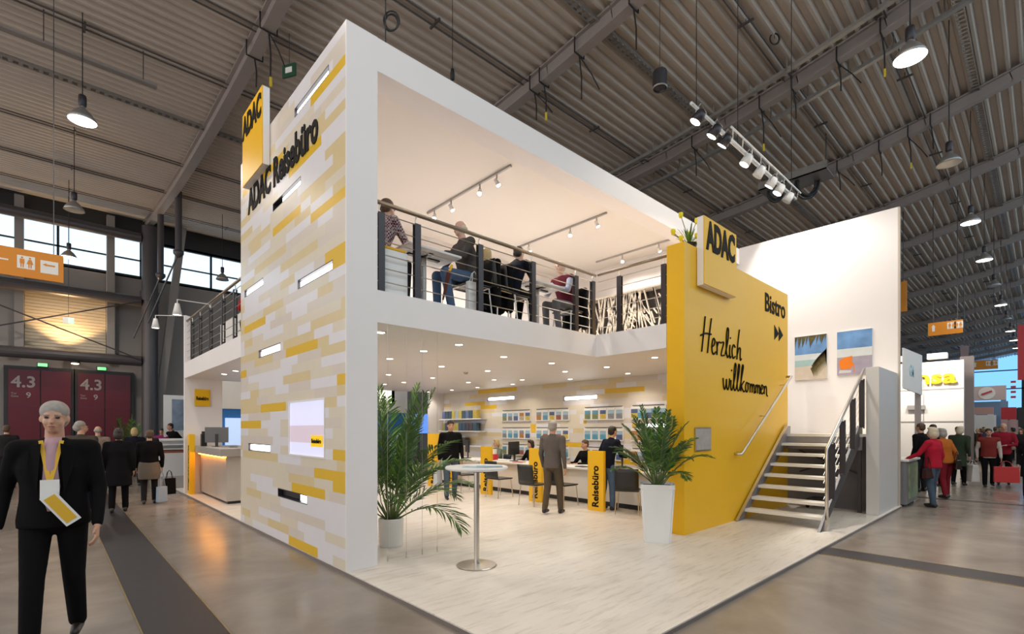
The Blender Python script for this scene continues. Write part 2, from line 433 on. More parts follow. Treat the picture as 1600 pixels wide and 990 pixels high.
for i, x in enumerate((-.3, 1.9)):
    e = thing('exit_sign', 'small lit green exit sign above the %s red hall door' % ('left', 'right')[i], 'sign', (x, HY1 - .3, 4.72), group=None)
    obj('housing', bxm(-.2, .2, -.02, .08, -.1, .1), darkp, e); obj('lit_panel', bxm(-.17, .17, -.03, -.02, -.075, .075), greeng, e)
    obj('bracket', bxm(-.03, .03, .05, .3, -.04, .04), darkp, e)
# big dark steel column and frame in front of the end wall
YCOL = 32
c = thing('steel_column', 'tall round dark steel column carrying the roof beside the red doors', 'column', (3.8, YCOL, 0))
obj('shaft', lathe(NB(), [(0, 0), (.36, 0), (.36, 12.2), (0, 12.2)], n=28), dsteel, c, smooth=False)
obj('collar', lathe(NB(), [(.36, 8.3), (.42, 8.3), (.42, 8.8), (.36, 8.8)]), dsteel, c)
obj('base_ring', lathe(NB(), [(.36, 0), (.48, 0), (.48, .2), (.36, .2)]), dsteel, c)
bm = NB()
for z, r in ((8.25, .26), (5.15, .26), (11.55, .24)): tube(bm, [(-14, YCOL, z), (3.42, YCOL, z)], r, n=14)
fr = tag(obj('steel_crossbeam', bm, dsteel), 'two dark round steel cross tubes running left from the column', 'beam')
bm = NB()
for a, b in (((-4.4, 31.7, 5.2), (3.4, 31.7, 8.2)), ((-4.4, 31.7, 8.2), (3.4, 31.7, 5.2))): tube(bm, [a, b], .035, n=6)
tag(obj('cross_brace', bm, dsteel), 'thin crossed steel rods between the column tubes', 'brace')
bm = NB(); box(bm, -.35, .35, 31.62, 31.72, 6.55, 6.85); 
for x in (-1.1, 2.25): 
    o = tag(obj('wall_mullion', bxm(x - .16, x + .16, 32.7, 33.1, 5.3, 12.6), claym), 'pale vertical post on the end wall %s of the lit panel' % ('left' if x < 0 else 'right'), 'post')
pa = atY(286, 352, 32.3); pb_ = atY(256, 575, 32.3); pd_ = (pb_ - pa)
o = tag(obj('slanted_post', beam(NB(), pa + pd_ * .02, pa + pd_ * (pa.z / -pd_.z), .34, .30, up=Vector((0, 1, 0))), claym), 'pale slanted post right of the dark steel column', 'post')
for i_, (a_, b_, y_) in enumerate((((279, 300), (279, 392), 25.5), ((251, 352), (252, 428), 29.0))):
    pa = atY(*a_, y_); pb_ = atY(*b_, y_); pa.z = roofz(y_) + .3; pb_.x = pa.x
    tt = thing('hanging_strut', 'dark steel tube hanging from the roof beam, %s the round column' % ('right of' if i_ == 0 else 'close beside'), 'strut', tuple(pb_))
    obj('tube', tube(NB(), [(0, 0, 0), (0, 0, pa.z - pb_.z)], .13, n=12), dsteel, tt); obj('end_ball', lathe(NB(), [(0, -.3), (.1, -.25), (.2, -.12), (.2, 0), (0, .05)], n=14), dsteel, tt, smooth=True); obj('tie_rod', tube(NB(), [(0, 0, -.1), (-.9, 1.5, -3.0)], .035, n=6), dsteel, tt)
for zi in range(1):
    bm = NB()
    for q in range(22): box(bm, -.92, 2.07, 33.08, 33.18, 5.35 + q * .155, 5.35 + q * .155 + .14)
    tag(obj('louvre_panel', bm, mat('cream louvre', (.62, .52, .38), .5, var=.05)), 'cream slatted wall panel lit from below above the red doors', 'panel')
wl = thing('wall_lamp', 'small bright warm lamp above the gap between the red doors', 'lamp', (.85, 31.95, 4.80))
obj('housing', lathe(NB(), [(0, .12), (.18, .1), (.2, 0), (0, 0)]), darkp, wl); obj('bulb', lathe(NB(), [(0, -.05), (.12, -.03), (.15, 0), (0, 0)]), emis('sodium glow', (1, .62, .25), 30), wl)
obj('bracket', bxm(-.03, .03, 0, .06, .04, .2), darkp, wl)
ul = thing('wall_lamp', 'uplighter on the cross tube shining up the cream slatted wall panel', 'lamp', (.58, 32.62, 5.2))
obj('housing', lathe(NB(), [(0, 0), (.14, 0), (.18, .14), (.16, .14), (0, .08)]), darkp, ul); obj('bracket', bxm(-.03, .03, -.36, 0, .0, .04), darkp, ul)
l = bpy.data.lights.new('wall_lamp_light', 'SPOT'); l.energy = 700; l.color = (1, .66, .32); l.spot_size = R(110); l.shadow_soft_size = .15
lo = bpy.data.objects.new('wall_lamp_light', l); C.objects.link(lo); lo.parent = ul; lo.location = (0, 0, .18); lo.rotation_euler = (R(190), 0, 0)
# small far exit sign on cross brace
e = thing('exit_sign', 'small pale green exit sign hanging at the crossing of the thin rods', 'sign', (.6, 31.4, 6.75))
obj('housing', bxm(-.2, .2, -.05, .05, -.15, .15), signw, e); obj('lit_panel', bxm(0, .18, -.06, -.05, -.12, .12), greeng, e); obj('hanger', bxm(-.01, .01, -.01, .01, .15, 5.85), dsteel, e)

# ------------------------------------------------------------------ high-bay lamps
def make_lamp(lit):
    t = thing('hall_lamp', '', 'lamp')
    obj('reflector', lathe(NB(), [(.055, .34), (.07, .30), (.16, .22), (.25, .09), (.285, 0), (.275, 0), (.24, .09), (.15, .2), (.06, .28)], n=28), galv, t, smooth=True)
    obj('ballast', lathe(NB(), [(0, .62), (.07, .62), (.08, .58), (.08, .38), (.05, .34), (0, .34)], n=16), dark, t, smooth=True)
    obj('lens', lathe(NB(), [(0, .012), (.27, .02), (.27, .005), (0, 0)], n=28), lampw if lit else mat('unlit lamp glass', (.55, .5, .45), .2), t)
    obj('hanger', tube(NB(), [(0, 0, .6), (0, 0, 1)], .012, n=6), cableb, t)
    return t
def place_lamp(proto, x, y, z, label, lit, group):
    o = dup(proto, (x, y, z), label=label, group=group)
    for ch in o.children:
        if ch.name.startswith('hanger'):
            L = roofz(y) + .50 - z - .6
            ch.scale = (1, 1, L / .4); ch.location = (0, 0, .6 - .6 * L / .4)
    if lit:
        l = bpy.data.lights.new('hall_lamp_light', 'SPOT'); l.energy = HALL_LAMP_W; l.color = (1, .9, .78); l.spot_size = R(150); l.spot_blend = .5; l.shadow_soft_size = .25
        lo = bpy.data.objects.new('hall_lamp_light', l); C.objects.link(lo); lo.parent = o; lo.location = (0, 0, -.03)
    return o
p1 = make_lamp(True); p0 = make_lamp(False)
LL = [(.55, 15.7, 9.0, 1, 'lit hanging hall lamp nearest on the left, above the wooden-looking aisle'), (.57, 22.3, 9.0, 0, 'unlit hanging hall lamp, second along the left aisle'), (.56, 28.6, 9.0, 1, 'lit hanging hall lamp farthest along the left aisle before the windows'), (6.2, 27.7, 9.0, 0, 'unlit hanging lamp beside the tiled tower in front of the windows')]
n = ['first', 'second', 'third', 'fourth', 'fifth', 'sixth', 'seventh', 'eighth', 'ninth', 'tenth']
for i in range(10):
    lit = i not in (1, 4, 6)
    LL.append((12.5 + 5.8 * i, 1.84, 9.0, lit, '%s hall lamp, %s from the front, in the row receding on the right' % ('lit' if lit else 'unlit', n[i])))
for i, (x, y, z, lit, lb) in enumerate(LL): place_lamp(p1 if lit else p0, x, y, z, lb, lit, 'high-bay lamps under the hall roof')
# unseen ones added above and behind the viewer give the hall its light
for i, (x, y) in enumerate(((.5, 9.0), (.5, 2.5), (6.6, -3.5), (-6, 10), (-6, 20), (12, -5), (22, -6))):
    place_lamp(p1, x, y, 9.0 if y > 9.5 else 10.3, 'lit hall lamp, unseen and added for light, over the aisle in front of the stand' , True, 'high-bay lamps under the hall roof')
for o in (p0, p1):
    for ch in list(o.children): bpy.data.objects.remove(ch)
    bpy.data.objects.remove(o)

# ------------------------------------------------------------------ stand: platform
bm = NB(); box(bm, X0, XW + .12, 2.05, 15.95, 0, PZ - .012)
pl = thing('stand_platform', 'low white washed wooden platform carrying the whole exhibition stand', 'platform', (0, 0, 0))
obj('platform_edge', bm, mat('grey platform edge', (.22, .19, .18), .5, .3), pl)
obj('plank_floor', bxm(X0 + .004, XW + .116, 2.054, 15.946, PZ - .012, PZ), planks, pl)

# ------------------------------------------------------------------ tiled walls
def tiles(a0, a1, z0, z1, yel, holes, seed, mapf, cw=.115, rh=.125, depth=.10, weights=(.30, .30, .22, .18), tans=()):
    """bricks of random length; mapf(a, z, d) -> point; yel: list (a_lo,a_hi,z_mid,rows)"""
    rnd = random.Random(seed)
    nc = int(round((a1 - a0) / cw)); nr = int(round((z1 - z0) / rh)); cw = (a1 - a0) / nc; rh = (z1 - z0) / nr
    G = [[None] * nc for _ in range(nr)]
    def put(a_lo, a_hi, zm, rows, v):
        c0 = int(round((min(a_lo, a_hi) - a0) / cw)); c1 = int(round((max(a_lo, a_hi) - a0) / cw)); r0 = int((zm - z0) / rh - (rows - 1) / 2)
        for r_ in range(max(0, r0), min(nr, r0 + rows)):
            for c_ in range(max(0, c0), min(nc, max(c1, c0 + 1))): G[r_][c_] = v
        return (a0 + max(0, c0) * cw, a0 + min(nc, c1) * cw, z0 + r0 * rh, z0 + (r0 + rows) * rh)
    hr = []
    for q in yel: put(*q, 4)
    for q in tans: put(*q, 3)
    for q in holes: hr.append(put(*q, 9))
    prev = None
    for r_ in range(nr):
        c_ = -rnd.randint(0, 5)
        while c_ < nc:
            L = rnd.choice((4, 5, 6, 7, 8, 9, 10)); v = rnd.choices((0, 1, 2, 3), weights)[0]
            for cc in range(max(0, c_), min(nc, c_ + L)):
                if G[r_][cc] is None: G[r_][cc] = v
            c_ += L
    bm = NB()
    for r_ in range(nr):
        c_ = 0
        while c_ < nc:
            v = G[r_][c_]; e_ = c_
            while e_ < nc and G[r_][e_] == v: e_ += 1
            if v != 9:
                A0, A1, Z0, Z1 = a0 + c_ * cw, a0 + e_ * cw, z0 + r_ * rh, z0 + (r_ + 1) * rh
                vs = [bm.verts.new(mapf(a, z, d)) for a in (A0, A1) for z in (Z0, Z1) for d in (0, depth)]
                for f in ((0, 1, 3, 2), (4, 6, 7, 5), (0, 4, 5, 1), (2, 3, 7, 6), (0, 2, 6, 4), (1, 5, 7, 3)):
                    q = bm.faces.new([vs[i] for i in f]); q.material_index = v
            c_ = e_
    return bm, hr
TM = [white_t, cream_t, sand_t, tan_t, yellow_t]
def yx(p, q, X=X0, rows=1):
    a = atX(*p, X); b = atX(*q, X); return (a.y, b.y, (a.z + b.z) / 2, rows)
yel = [yx((486, 156), (537.7, 92)), yx((407, 272), (443.5, 240)), yx((452, 270), (504, 222)), yx((486.5, 330), (539, 300)), yx((425, 362), (468.6, 333)),
       yx((507.5, 402), (540, 388), rows=2), yx((381, 512), (413.7, 500)), yx((447.6, 553), (497.7, 541)), yx((377, 587), (385.5, 586)), yx((529.7, 600.5), (541.7, 599.5)),
       yx((408.5, 631), (448.3, 628.5)), yx((377.5, 658.5), (408.5, 658.5)), yx((518.4, 706), (541.7, 706)), yx((489.5, 735), (541.7, 737)), yx((519.4, 754), (541.7, 758.5)),
       yx((455.9, 758.5), (509, 767.7)), yx((449, 845), (498.8, 860.5)), yx((380, 300), (396, 290))]
holes = [yx((460.5, 172), (514, 106)), yx((425, 331), (469.6, 288)), yx((463, 446), (517, 414)), yx((380.7, 458), (412.7, 435)), yx((403, 556.5), (440, 543.6)), yx((387, 695), (421.5, 695)), yx((435, 768), (481.6, 778))]
s0 = atX(451, 628, X0); s1 = atX(506, 710, X0); SCR = (s1.y, s0.y, s1.z, s0.z)
holes.append((s1.y, s0.y, (s0.z + s1.z) / 2, 6))
bm, hr = tiles(Y0 + .015, YL, PZ, ZT, yel, holes, 7, lambda a, z, d: Vector((X0 + d, a, z)))
tw = thing('patterned_wall', 'tall white, cream and yellow brick-patterned tower wall at the front corner of the stand', 'wall')
obj('brick_cladding', bm, TM, tw)
obj('wall_core', bxm(X0 + .10, XC, Y0 + .015, YL, PZ, ZT), white, tw)
def niche(h, parent, mapf, darkpart=0.0, darkside=1):
    a0, a1, z0, z1 = h; fr_ = NB(); t_ = .012
    def bx(A0, A1, Z0, Z1, D0, D1, b):
        vs = [b.verts.new(mapf(a, z, d)) for a in (A0, A1) for z in (Z0, Z1) for d in (D0, D1)]
        for f in ((0, 1, 3, 2), (4, 6, 7, 5), (0, 4, 5, 1), (2, 3, 7, 6), (0, 2, 6, 4), (1, 5, 7, 3)): b.faces.new([vs[i] for i in f])
    bx(a0, a1, z1 - t_, z1, 0, .1, fr_); bx(a0, a1, z0, z0 + t_, 0, .1, fr_); bx(a0, a0 + t_, z0 + t_, z1 - t_, 0, .1, fr_); bx(a1 - t_, a1, z0 + t_, z1 - t_, 0, .1, fr_)
    f = obj('niche_frame', fr_, dark, parent)
    L = a1 - a0; b0, b1 = a0 + .02, a1 - .02
    if darkpart:
        if darkside > 0: b0 = a0 + .02; b1 = a1 - L * darkpart; 
        else: b0 = a0 + L * darkpart
    g_ = NB(); bx(b0, b1, z0 + .022, z1 - .022, .03, .09, g_); obj('light_tube', g_, nicheg, f)
    if darkpart:
        g_ = NB(); bx((b1 if darkside > 0 else a0 + .02), (a1 - .02 if darkside > 0 else b0), z0 + .02, z1 - .02, .07, .09, g_); obj('dark_end', g_, dark, f)
mp = lambda a, z, d: Vector((X0 + d, a, z))
for i, h in enumerate(hr[:-1]): niche(h, tw, mp, {1: .3, 6: .72}.get(i, 0), 1)
wall_text('ADAC Reisebüro', .40, ink, tw, (X0 - .006, 9.10, atX(388, 335, X0).z), 'X', bold=.032, width=9.10 - 6.13, ext=.006)
h = hr[-1]
sc_ = thing('wall_screen', 'square screen with a pale lilac seascape set into the patterned tower wall', 'screen', (X0, (h[0] + h[1]) / 2, h[2]))
wq, hq = (h[1] - h[0]) / 2, h[3] - h[2]
bm = NB(); 
for a in ((-wq, wq, 0, .02), (-wq, wq, hq - .02, hq), (-wq, -wq + .02, .02, hq - .02), (wq - .02, wq, .02, hq - .02)): box(bm, -.008, .04, a[0], a[1], a[2], a[3])
obj('bezel', bm, plastic_w, sc_)
obj('display', bxm(.01, .05, -wq + .02, wq - .02, .02, hq - .02), screeng, sc_)
obj('shoreline', bxm(.006, .01, -wq + .02, wq - .02, hq * .25, hq * .55), mat('screen beach', (.5, .42, .42), .3, emit=(.55, .45, .58), es=.6), sc_)
yy0 = -wq + .1
obj('caption_plate', bxm(0.0, .008, -wq + .08, -wq + .45, .14, .28), mat('lit yellow plate', (.8, .5, .0), .3, emit=(.85, .55, 0), es=.5), sc_)
wall_text('Reisebüro', .055, ink, sc_, (-.001, -wq + .42, .185), 'X', bold=.02, width=.3)

# ADAC signs
def adac_sign(label, plane, a0, a1, z0, z1, fr, pos, txth):
    t = thing('adac_sign' if False else 'logo_sign', label, 'sign', pos)
    return t
s = thing('logo_sign', 'yellow ADAC sign projecting above the left edge of the patterned tower', 'sign', (X0 - .10, 8.5, 5.62))
obj('panel_back', bxm(.0, .095, -.52, .52, 0, 1.17), white, s); obj('panel_face', bxm(-.012, 0, -.52, .52, 0, 1.17), yellow, s)
wall_text('ADAC', .33, ink, s, (-.016, .50, .76), 'X', bold=.042, width=.98)
s = thing('logo_sign', 'yellow ADAC sign standing proud of the yellow wall top beside the stairs', 'sign', (7.93, 3.69, 3.87))
obj('panel_back', bxm(-.58, .58, -.10, 0, 0, 1.06), white, s); obj('panel_face', bxm(-.575, .58, -.115, -.10, 0.01, 1.06), yellow, s)
wall_text('ADAC', .42, ink, s, (-.52, -.12, .58), 'Y', bold=.042, width=1.03)

# ------------------------------------------------------------------ white frame of the stand
f = thing('exhibition_stand', 'big white two-storey frame of the stand with roof, upper floor and corner post', 'booth', (0, 0, 0))
obj('front_post', bxm(X0, XC, Y0 - .005, Y0 + .015, PZ, ZT), white, f)
obj('roof_beam', bxm(XC, XW, Y0, Y0 + .36, ZB, ZT), white, f)
obj('roof_slab', bxm(XC, XW, Y0 + .36, YL, ZCEIL, ZT), whitew, f)
obj('upper_floor', bxm(XC, XW - .2, Y0, YE, ZC, ZF), white, f)
obj('upper_floor_side', bxm(X0, XC, YL, YE, ZC, ZF), white, f)
obj('upper_floor_landing', bxm(XB, XI + .3, 4.0, Y0, ZC, ZF), white, f)
obj('upper_back_wall', bxm(10.9, 11.0, Y0 + .36, YL, ZF, ZCEIL), white, f)
obj('upper_end_wall', bxm(XC, 10.9, YL - .1, YL, ZF, ZCEIL), white, f)
obj('lower_end_wall', bxm(X0, 3.25, YE - .12, YE, PZ, ZC), white, f)
obj('end_parapet', bxm(X0, X0 + .12, YE - .12, YE, ZF, 4.45), white, f)
obj('end_post', bxm(9.6, XI, YE - .1, YE, PZ, ZC), white, f)
# tall white wall at the right
t = thing('white_wall', 'tall plain white wall behind the stairs at the right end of the stand', 'wall', (XW, 0, 0))
obj('wall_board', bxm(0, .10, 2.10, YE, PZ, ZT + .02), white, t)
obj('edge_strip', bxm(-.003, .105, 2.07, 2.10, PZ, ZT + .02), mat('beige edging', (.55, .47, .38), .5), t)
# low wall beside stairs
tag(obj('low_wall', bxm(11.2, 12.88, 2.10, 2.30, PZ, 2.80, bev=.004), mat('pale grey board', (.62, .60, .58), .4, var=.02)), 'low pale grey wall right of the stairs in front of the tall white wall', 'wall')

# yellow wall
yw_ = thing('yellow_wall', 'big yellow wall reading Herzlich willkommen and Bistro beside the stairs', 'wall', (6.97, 3.70, PZ))
obj('wall_board', bxm(0, 4.38, 0, .29, .0, 4.42), yellow, yw_)
wall_text('Bistro', .35, ink, yw_, (3.14, -.004, atY(1196, 485, 3.7).z - PZ), 'Y', bold=.018, width=1.08, ext=.004)
bm = NB()
for ax in (3.62, 3.86): prism(bm, [(ax, -.006, 3.38), (ax + .24, -.006, 3.53), (ax, -.006, 3.68)], (0, .006, 0))
obj('arrow', bm, ink, yw_)
# handwriting, in metres on the wall (x to the right, y up)
H = [[(.12, .62), (.06, .30), (0, 0)], [(.34, .62), (.26, .3), (.20, 0)], [(-.04, .27), (.12, .33), (.33, .34)],
     [(.34, .12), (.43, .16), (.47, .24), (.42, .28), (.37, .2), (.36, .06), (.42, 0), (.50, .05)],
     [(.53, .24), (.55, .14), (.54, 0)], [(.55, .14), (.60, .23), (.66, .24)],
     [(.68, .23), (.80, .25), (.70, .02), (.84, .03)],
     [(.86, .05), (.96, .30), (.99, .50), (.95, .54), (.91, .40), (.90, .12), (.95, 0), (1.0, .04)],
     [(1.05, .24), (1.03, .1), (1.05, 0), (1.09, .03)], [(1.06, .36), (1.07, .38)],
     [(1.26, .22), (1.19, .26), (1.13, .14), (1.17, .01), (1.27, .05)],
     [(1.44, .58), (1.37, .3), (1.33, 0)], [(1.35, .1), (1.42, .22), (1.48, .22), (1.47, .1), (1.48, 0), (1.53, .03)]]
bm = NB(); strokes(bm, [[(x * .98, y * .92) for x, y in q] for q in H], 'Y', (.54, -.006, 2.82), .014)
W = [[(0, .24), (.02, .06), (.07, .0), (.12, .1), (.14, .22), (.15, .06), (.2, 0), (.25, .1), (.27, .25)],
     [(.33, .22), (.32, .05), (.36, 0), (.40, .05)], [(.35, .42), (.36, .45)],
     [(.40, .05), (.50, .3), (.55, .55), (.51, .6), (.46, .4), (.45, .08), (.50, 0), (.55, .04)],
     [(.55, .04), (.65, .3), (.71, .55), (.67, .6), (.62, .4), (.60, .08), (.65, 0), (.70, .04)],
     [(.70, .02), (.80, .3), (.88, .56), (.84, .6), (.79, .4), (.76, .0)], [(.92, .24), (.80, .12), (.90, 0), (.97, .03)],
     [(1.10, .2), (1.03, .22), (.98, .1), (1.03, 0), (1.10, .06), (1.10, .2), (1.17, .2)],
     [(1.2, .2), (1.2, 0)], [(1.2, .1), (1.26, .2), (1.3, .16), (1.3, 0)], [(1.3, .1), (1.36, .2), (1.4, .16), (1.4, 0), (1.44, .03)],
     [(1.48, .2), (1.48, 0)], [(1.48, .1), (1.54, .2), (1.58, .16), (1.58, 0)], [(1.58, .1), (1.64, .2), (1.68, .16), (1.68, 0), (1.72, .03)],
     [(1.74, .09), (1.82, .12), (1.85, .19), (1.80, .22), (1.75, .14), (1.76, .03), (1.82, 0), (1.88, .04)],
     [(1.92, .2), (1.92, 0)], [(1.92, .1), (1.99, .2), (2.04, .16), (2.05, 0), (2.1, -.04)]]
strokes(bm, [[(x * .93, y * .78) for x, y in q] for q in W], 'Y', (1.30, -.006, 2.27), .013)
obj('handwriting', bm, ink, yw_)
s = thing('notice_board', 'small silvery square notice panel on the yellow wall left of the handrail', 'notice', (7.54, 3.69, 1.48))
obj('panel', bxm(-.24, .24, -.02, 0, -.16, .17), mat('glossy notice', (.62, .58, .55), .12, .3, var=.3, scale=12), s)
obj('frame', bxm(-.26, .26, -.012, .003, -.18, .19), chrome, s)
# handrail on yellow wall
a = atY(1159, 709, 3.55); b = atY(1235, 590, 3.55)
hr_ = thing('wall_handrail', 'stainless steel handrail fixed to the yellow wall above the stairs', 'handrail', a)
d = b - a
obj('rail', tube(NB(), [(-.06, .1, 0), (-.05, 0, 0), (0, 0, 0), d, d + Vector((.05, 0, .03)), d + Vector((.06, .1, .03))], .024, n=10), chrome, hr_, smooth=True)
for q in (.06, .5, .94):
    p = d * q; obj('bracket', tube(NB(), [p, p + Vector((0, .03, -.06)), p + Vector((0, .15, -.06))], .008, n=6), chrome, hr_)

# ------------------------------------------------------------------ stairs
ZS = [PZ + .188 * i for i in range(1, 9)]
st = thing('staircase', 'open staircase with white treads and grey stringers climbing beside the yellow wall', 'staircase', (8.7, 2.4, PZ))
sy0, sy1 = 2.42, 3.68
for i in range(7):
    x = 9.0 + .30 * i
    obj('tread', bxm(x - 8.7, x + .30 - 8.7, .02, 1.24, ZS[i] - PZ - .05, ZS[i] - PZ, bev=.006), planks if False else mat('white stair tread', (.78, .74, .68), .4, var=.04), st)
sg = mat('grey stringer paint', (.27, .25, .25), .35, .4, var=.06)
for ya in (1.235, -.02):
    obj('stringer', prism(NB(), [(.0, ya, 0), (.22, ya, 0), (2.62, ya, 1.42), (2.62, ya, 1.66), (2.40, ya, 1.66)], (0, .04, 0)), sg if ya > 1 else dark, st)
obj('stringer_trim', beam(NB(), (0, 1.25, .01), (2.42, 1.25, 1.67), .05, .015), chrome, st)
obj('landing', bxm(2.40, 4.18, -.05, 1.25, 1.45, 1.505), mat('white stair tread', (.8, .8, .8)), st)
obj('landing_fascia', bxm(2.42, 2.46, -.05, 1.25, 1.20, 1.45), sg, st)
obj('understair_panel', bxm(2.95, 2.99, 0, 1.55, 0.0, 1.45), mat('dark grey board', (.13, .12, .125), .6), st)
bm = NB()
for a, b in (((2.9, 1.15, .7), (2.9, .55, .95)), ((2.9, .55, .95), (2.9, .1, 1.15)), ((2.9, 1.15, 1.15), (2.9, .1, .72))): beam(bm, a, b, .03, .03)
obj('understair_brace', bm, black, st)
for x, y in ((2.6, .0), (4.1, .0), (4.1, 1.2)): obj('landing_leg', bxm(x, x + .06, y, y + .06, 0, 1.45), dark, st)
# loose trolley wheel under stairs
wv = thing('trolley', 'small black trolley wheels standing on the platform under the stairs', 'trolley', (11.3, 3.15, PZ))
for y in (-.16, .16):
    bm = NB(); tube(bm, [(math.cos(q * PI / 8) * .085, y, .095 + math.sin(q * PI / 8) * .085) for q in range(17)], .02, n=6, caps=False); obj('wheel', bm, rubber, wv)
obj('axle', tube(NB(), [(0, -.17, .095), (0, .17, .095)], .015), dark, wv); obj('deck', bxm(-.15, .3, -.14, .14, .18, .21), dark, wv)
for y in (-.12, .12): obj('fork', bxm(-.015, .015, y - .01, y + .01, .09, .19), dark, wv)
# stair railing on the open side
ra = thing('stair_railing', 'outer stair railing with dark flat posts, thin bars and a stainless handrail', 'railing', (8.75, 2.36, PZ))
top = [atY(1294, 700, 2.34), atY(1352, 577, 2.34)]
P0 = Vector((8.75, 2.36, PZ)); a = top[0] - P0; b = top[1] - P0; a.y = b.y = 0
obj('handrail', tube(NB(), [(a.x, 0, 0), (a.x, 0, a.z - .03), (a.x + .02, 0, a.z), b], .026, n=10), chrome, ra, smooth=True)
obj('foot', prism(NB(), [(a.x - .12, -.03, 0), (a.x + .02, -.03, 0), (a.x + .05, -.03, .2), (a.x - .0, -.03, .2)], (0, .05, 0)), chrome, ra)
sl = (b.z - a.z) / (b.x - a.x)
for i, q in enumerate((.12, .38, .66, .93)):
    x = a.x + (b.x - a.x) * q; zt = a.z + (x - a.x) * sl - .09
    zb_ = max(.02, zt - .93)
    pb = NB(); 
    for s_ in (-.034, .034): box(pb, x - .03, x + .03, s_ - .007, s_ + .007, zb_, zt)
    box(pb, x - .026, x + .026, -.03, .03, zb_ + .02, zt - .02)
    p_ = obj('post', pb, dark, ra)
    obj('post_bracket', tube(NB(), [(x, 0, zt - .03), (x, 0, zt + .09)], .008, n=6), chrome, p_)
for j in range(6):
    dz = -.17 - j * .13
    obj('infill_bar', tube(NB(), [(a.x + .02, .05, a.z + dz), (b.x, .05, b.z + dz)], .006, n=6), chrome, ra)

# ------------------------------------------------------------------ balcony railings
def railing(label, p, q, posts, z0, ztop, nb=6):
    p = Vector(p); q = Vector(q); L = (q - p).length; ang = math.atan2(q.y - p.y, q.x - p.x)
    t = thing('balcony_railing', label, 'railing', (p.x, p.y, z0), ang)
    H_ = ztop - z0
    obj('handrail', tube(NB(), [(0, 0, H_), (L, 0, H_)], .026, n=10), mat('bronze handrail', (.30, .235, .17), .32, .8, var=.1), t, smooth=True)
    for x in posts:
        pb = NB()
        for s_ in (-.024, .024): box(pb, x - .042, x + .042, s_ - .006, s_ + .006, 0, H_ - .12)
        for z in (.04, .4, H_ - .2): box(pb, x - .014, x + .014, -.02, .02, z, z + .03)
        po = obj('post', pb, dark, t)
        obj('post_bracket', tube(NB(), [(x - .02, 0, H_ - .13), (x - .02, 0, H_ - .07), (x, 0, H_ - .01)], .009, n=6), chrome, po)
    for j in range(nb):
        z = H_ * (.12 + .76 * j / (nb - 1))
        obj('infill_bar', tube(NB(), [(.0, 0, z), (L, 0, z)], .0065, n=6), chrome, t)
    return t
railing('balcony railing with dark posts along the front edge of the upper floor', (XC + .01, Y0 + .05, 0), (XB + .04, Y0 + .05, 0), [.06, .56, 1.58, 2.63, 3.66, 4.12], ZF, 4.34)
railing('short balcony railing running from the front corner towards the yellow wall', (XB + .05, Y0 + .0, 0), (XB + .05, 4.02, 0), [.45, 1.28], ZF, 4.34)
railing('balcony railing with dark posts on the left side of the upper floor', (X0 + .05, YL + .02, 0), (X0 + .05, YE - .14, 0), [.55, 1.4, 2.45, 3.45, 4.3], ZF, 4.32)

# ------------------------------------------------------------------ inner patterned wall with racks
def yI(p, q, rows=1): return yx(p, q, XI, rows)
yel = [yI((945.5, 614), (1005.5, 610)), yI((760, 612), (809, 608)), yI((726.5, 634), (759, 632)), yI((749.7, 639), (777, 638)), yI((747.7, 614.7), (783, 612)),
       yI((881, 692), (915, 692)), yI((985, 661), (996, 661)), yI((964.6, 725), (1016, 726)), yI((831, 672), (836, 672), 2), yI((912, 657), (916, 657), 1), yI((676, 612), (700, 611))]
holes = [yI((763, 624), (803, 623)), yI((882, 625), (935, 622)), yI((995, 661.5), (1041, 660)), yI((665, 640), (694, 639))]
bm, hri = tiles(4.0, YE - .1, PZ, ZC, yel, holes, 21, lambda a, z, d: Vector((XI + d, a, z)), weights=(.2, .4, .25, .2))
iw = thing('patterned_wall', 'cream and yellow brick-patterned wall behind the travel desks inside the stand', 'wall')
obj('brick_cladding', bm, TM, iw); obj('wall_core', bxm(XI + .10, XI + .3, 4.0, YE - .1, PZ, ZC), white, iw)
for i, h in enumerate(hri): niche(h, iw, lambda a, z, d: Vector((XI + d, a, z)), {2: .3}.get(i, 0), 1)
# brochure racks
BC = [mat('cover %d' % i, c_, .35, var=.5, scale=18) for i, c_ in enumerate([(.12, .28, .42), (.45, .2, .05), (.08, .12, .25), (.2, .24, .1), (.32, .1, .06), (.5, .42, .3), (.1, .35, .5), (.6, .45, .08), (.25, .25, .28)])]
coverw = mat('brochure paper', (.82, .8, .76), .4); skyc = mat('printed pale sky cover', (.35, .5, .62), .4, var=.5, scale=20)
rnd = random.Random(3)
def brochure_proto(ci):
    t = thing('brochure', '', 'brochure')
    b_ = bxm(-.011, -.008, -.092, .092, .012, .14); box(b_, -.011, -.008, -.092, .092, .14, .235, mi=1); obj('cover', bxm(-.008, 0, -.102, .102, 0, .285), coverw, t); obj('cover_picture', b_, [BC[ci], BC[(ci * 5 + 3) % 9] if ci % 2 else skyc], t)
    return t
protos = [brochure_proto(i) for i in range(len(BC))]
colname = ['blue', 'orange-brown', 'navy', 'olive', 'rust', 'sand', 'sea blue', 'yellow', 'grey']
COLS = [((785, 640), (830, 640)), ((838, 640), (890, 640)), ((913, 640), (975, 640)), ((987, 640), (1041, 640))]
rackpos = ['leftmost', 'second from the left', 'third from the left', 'rightmost']
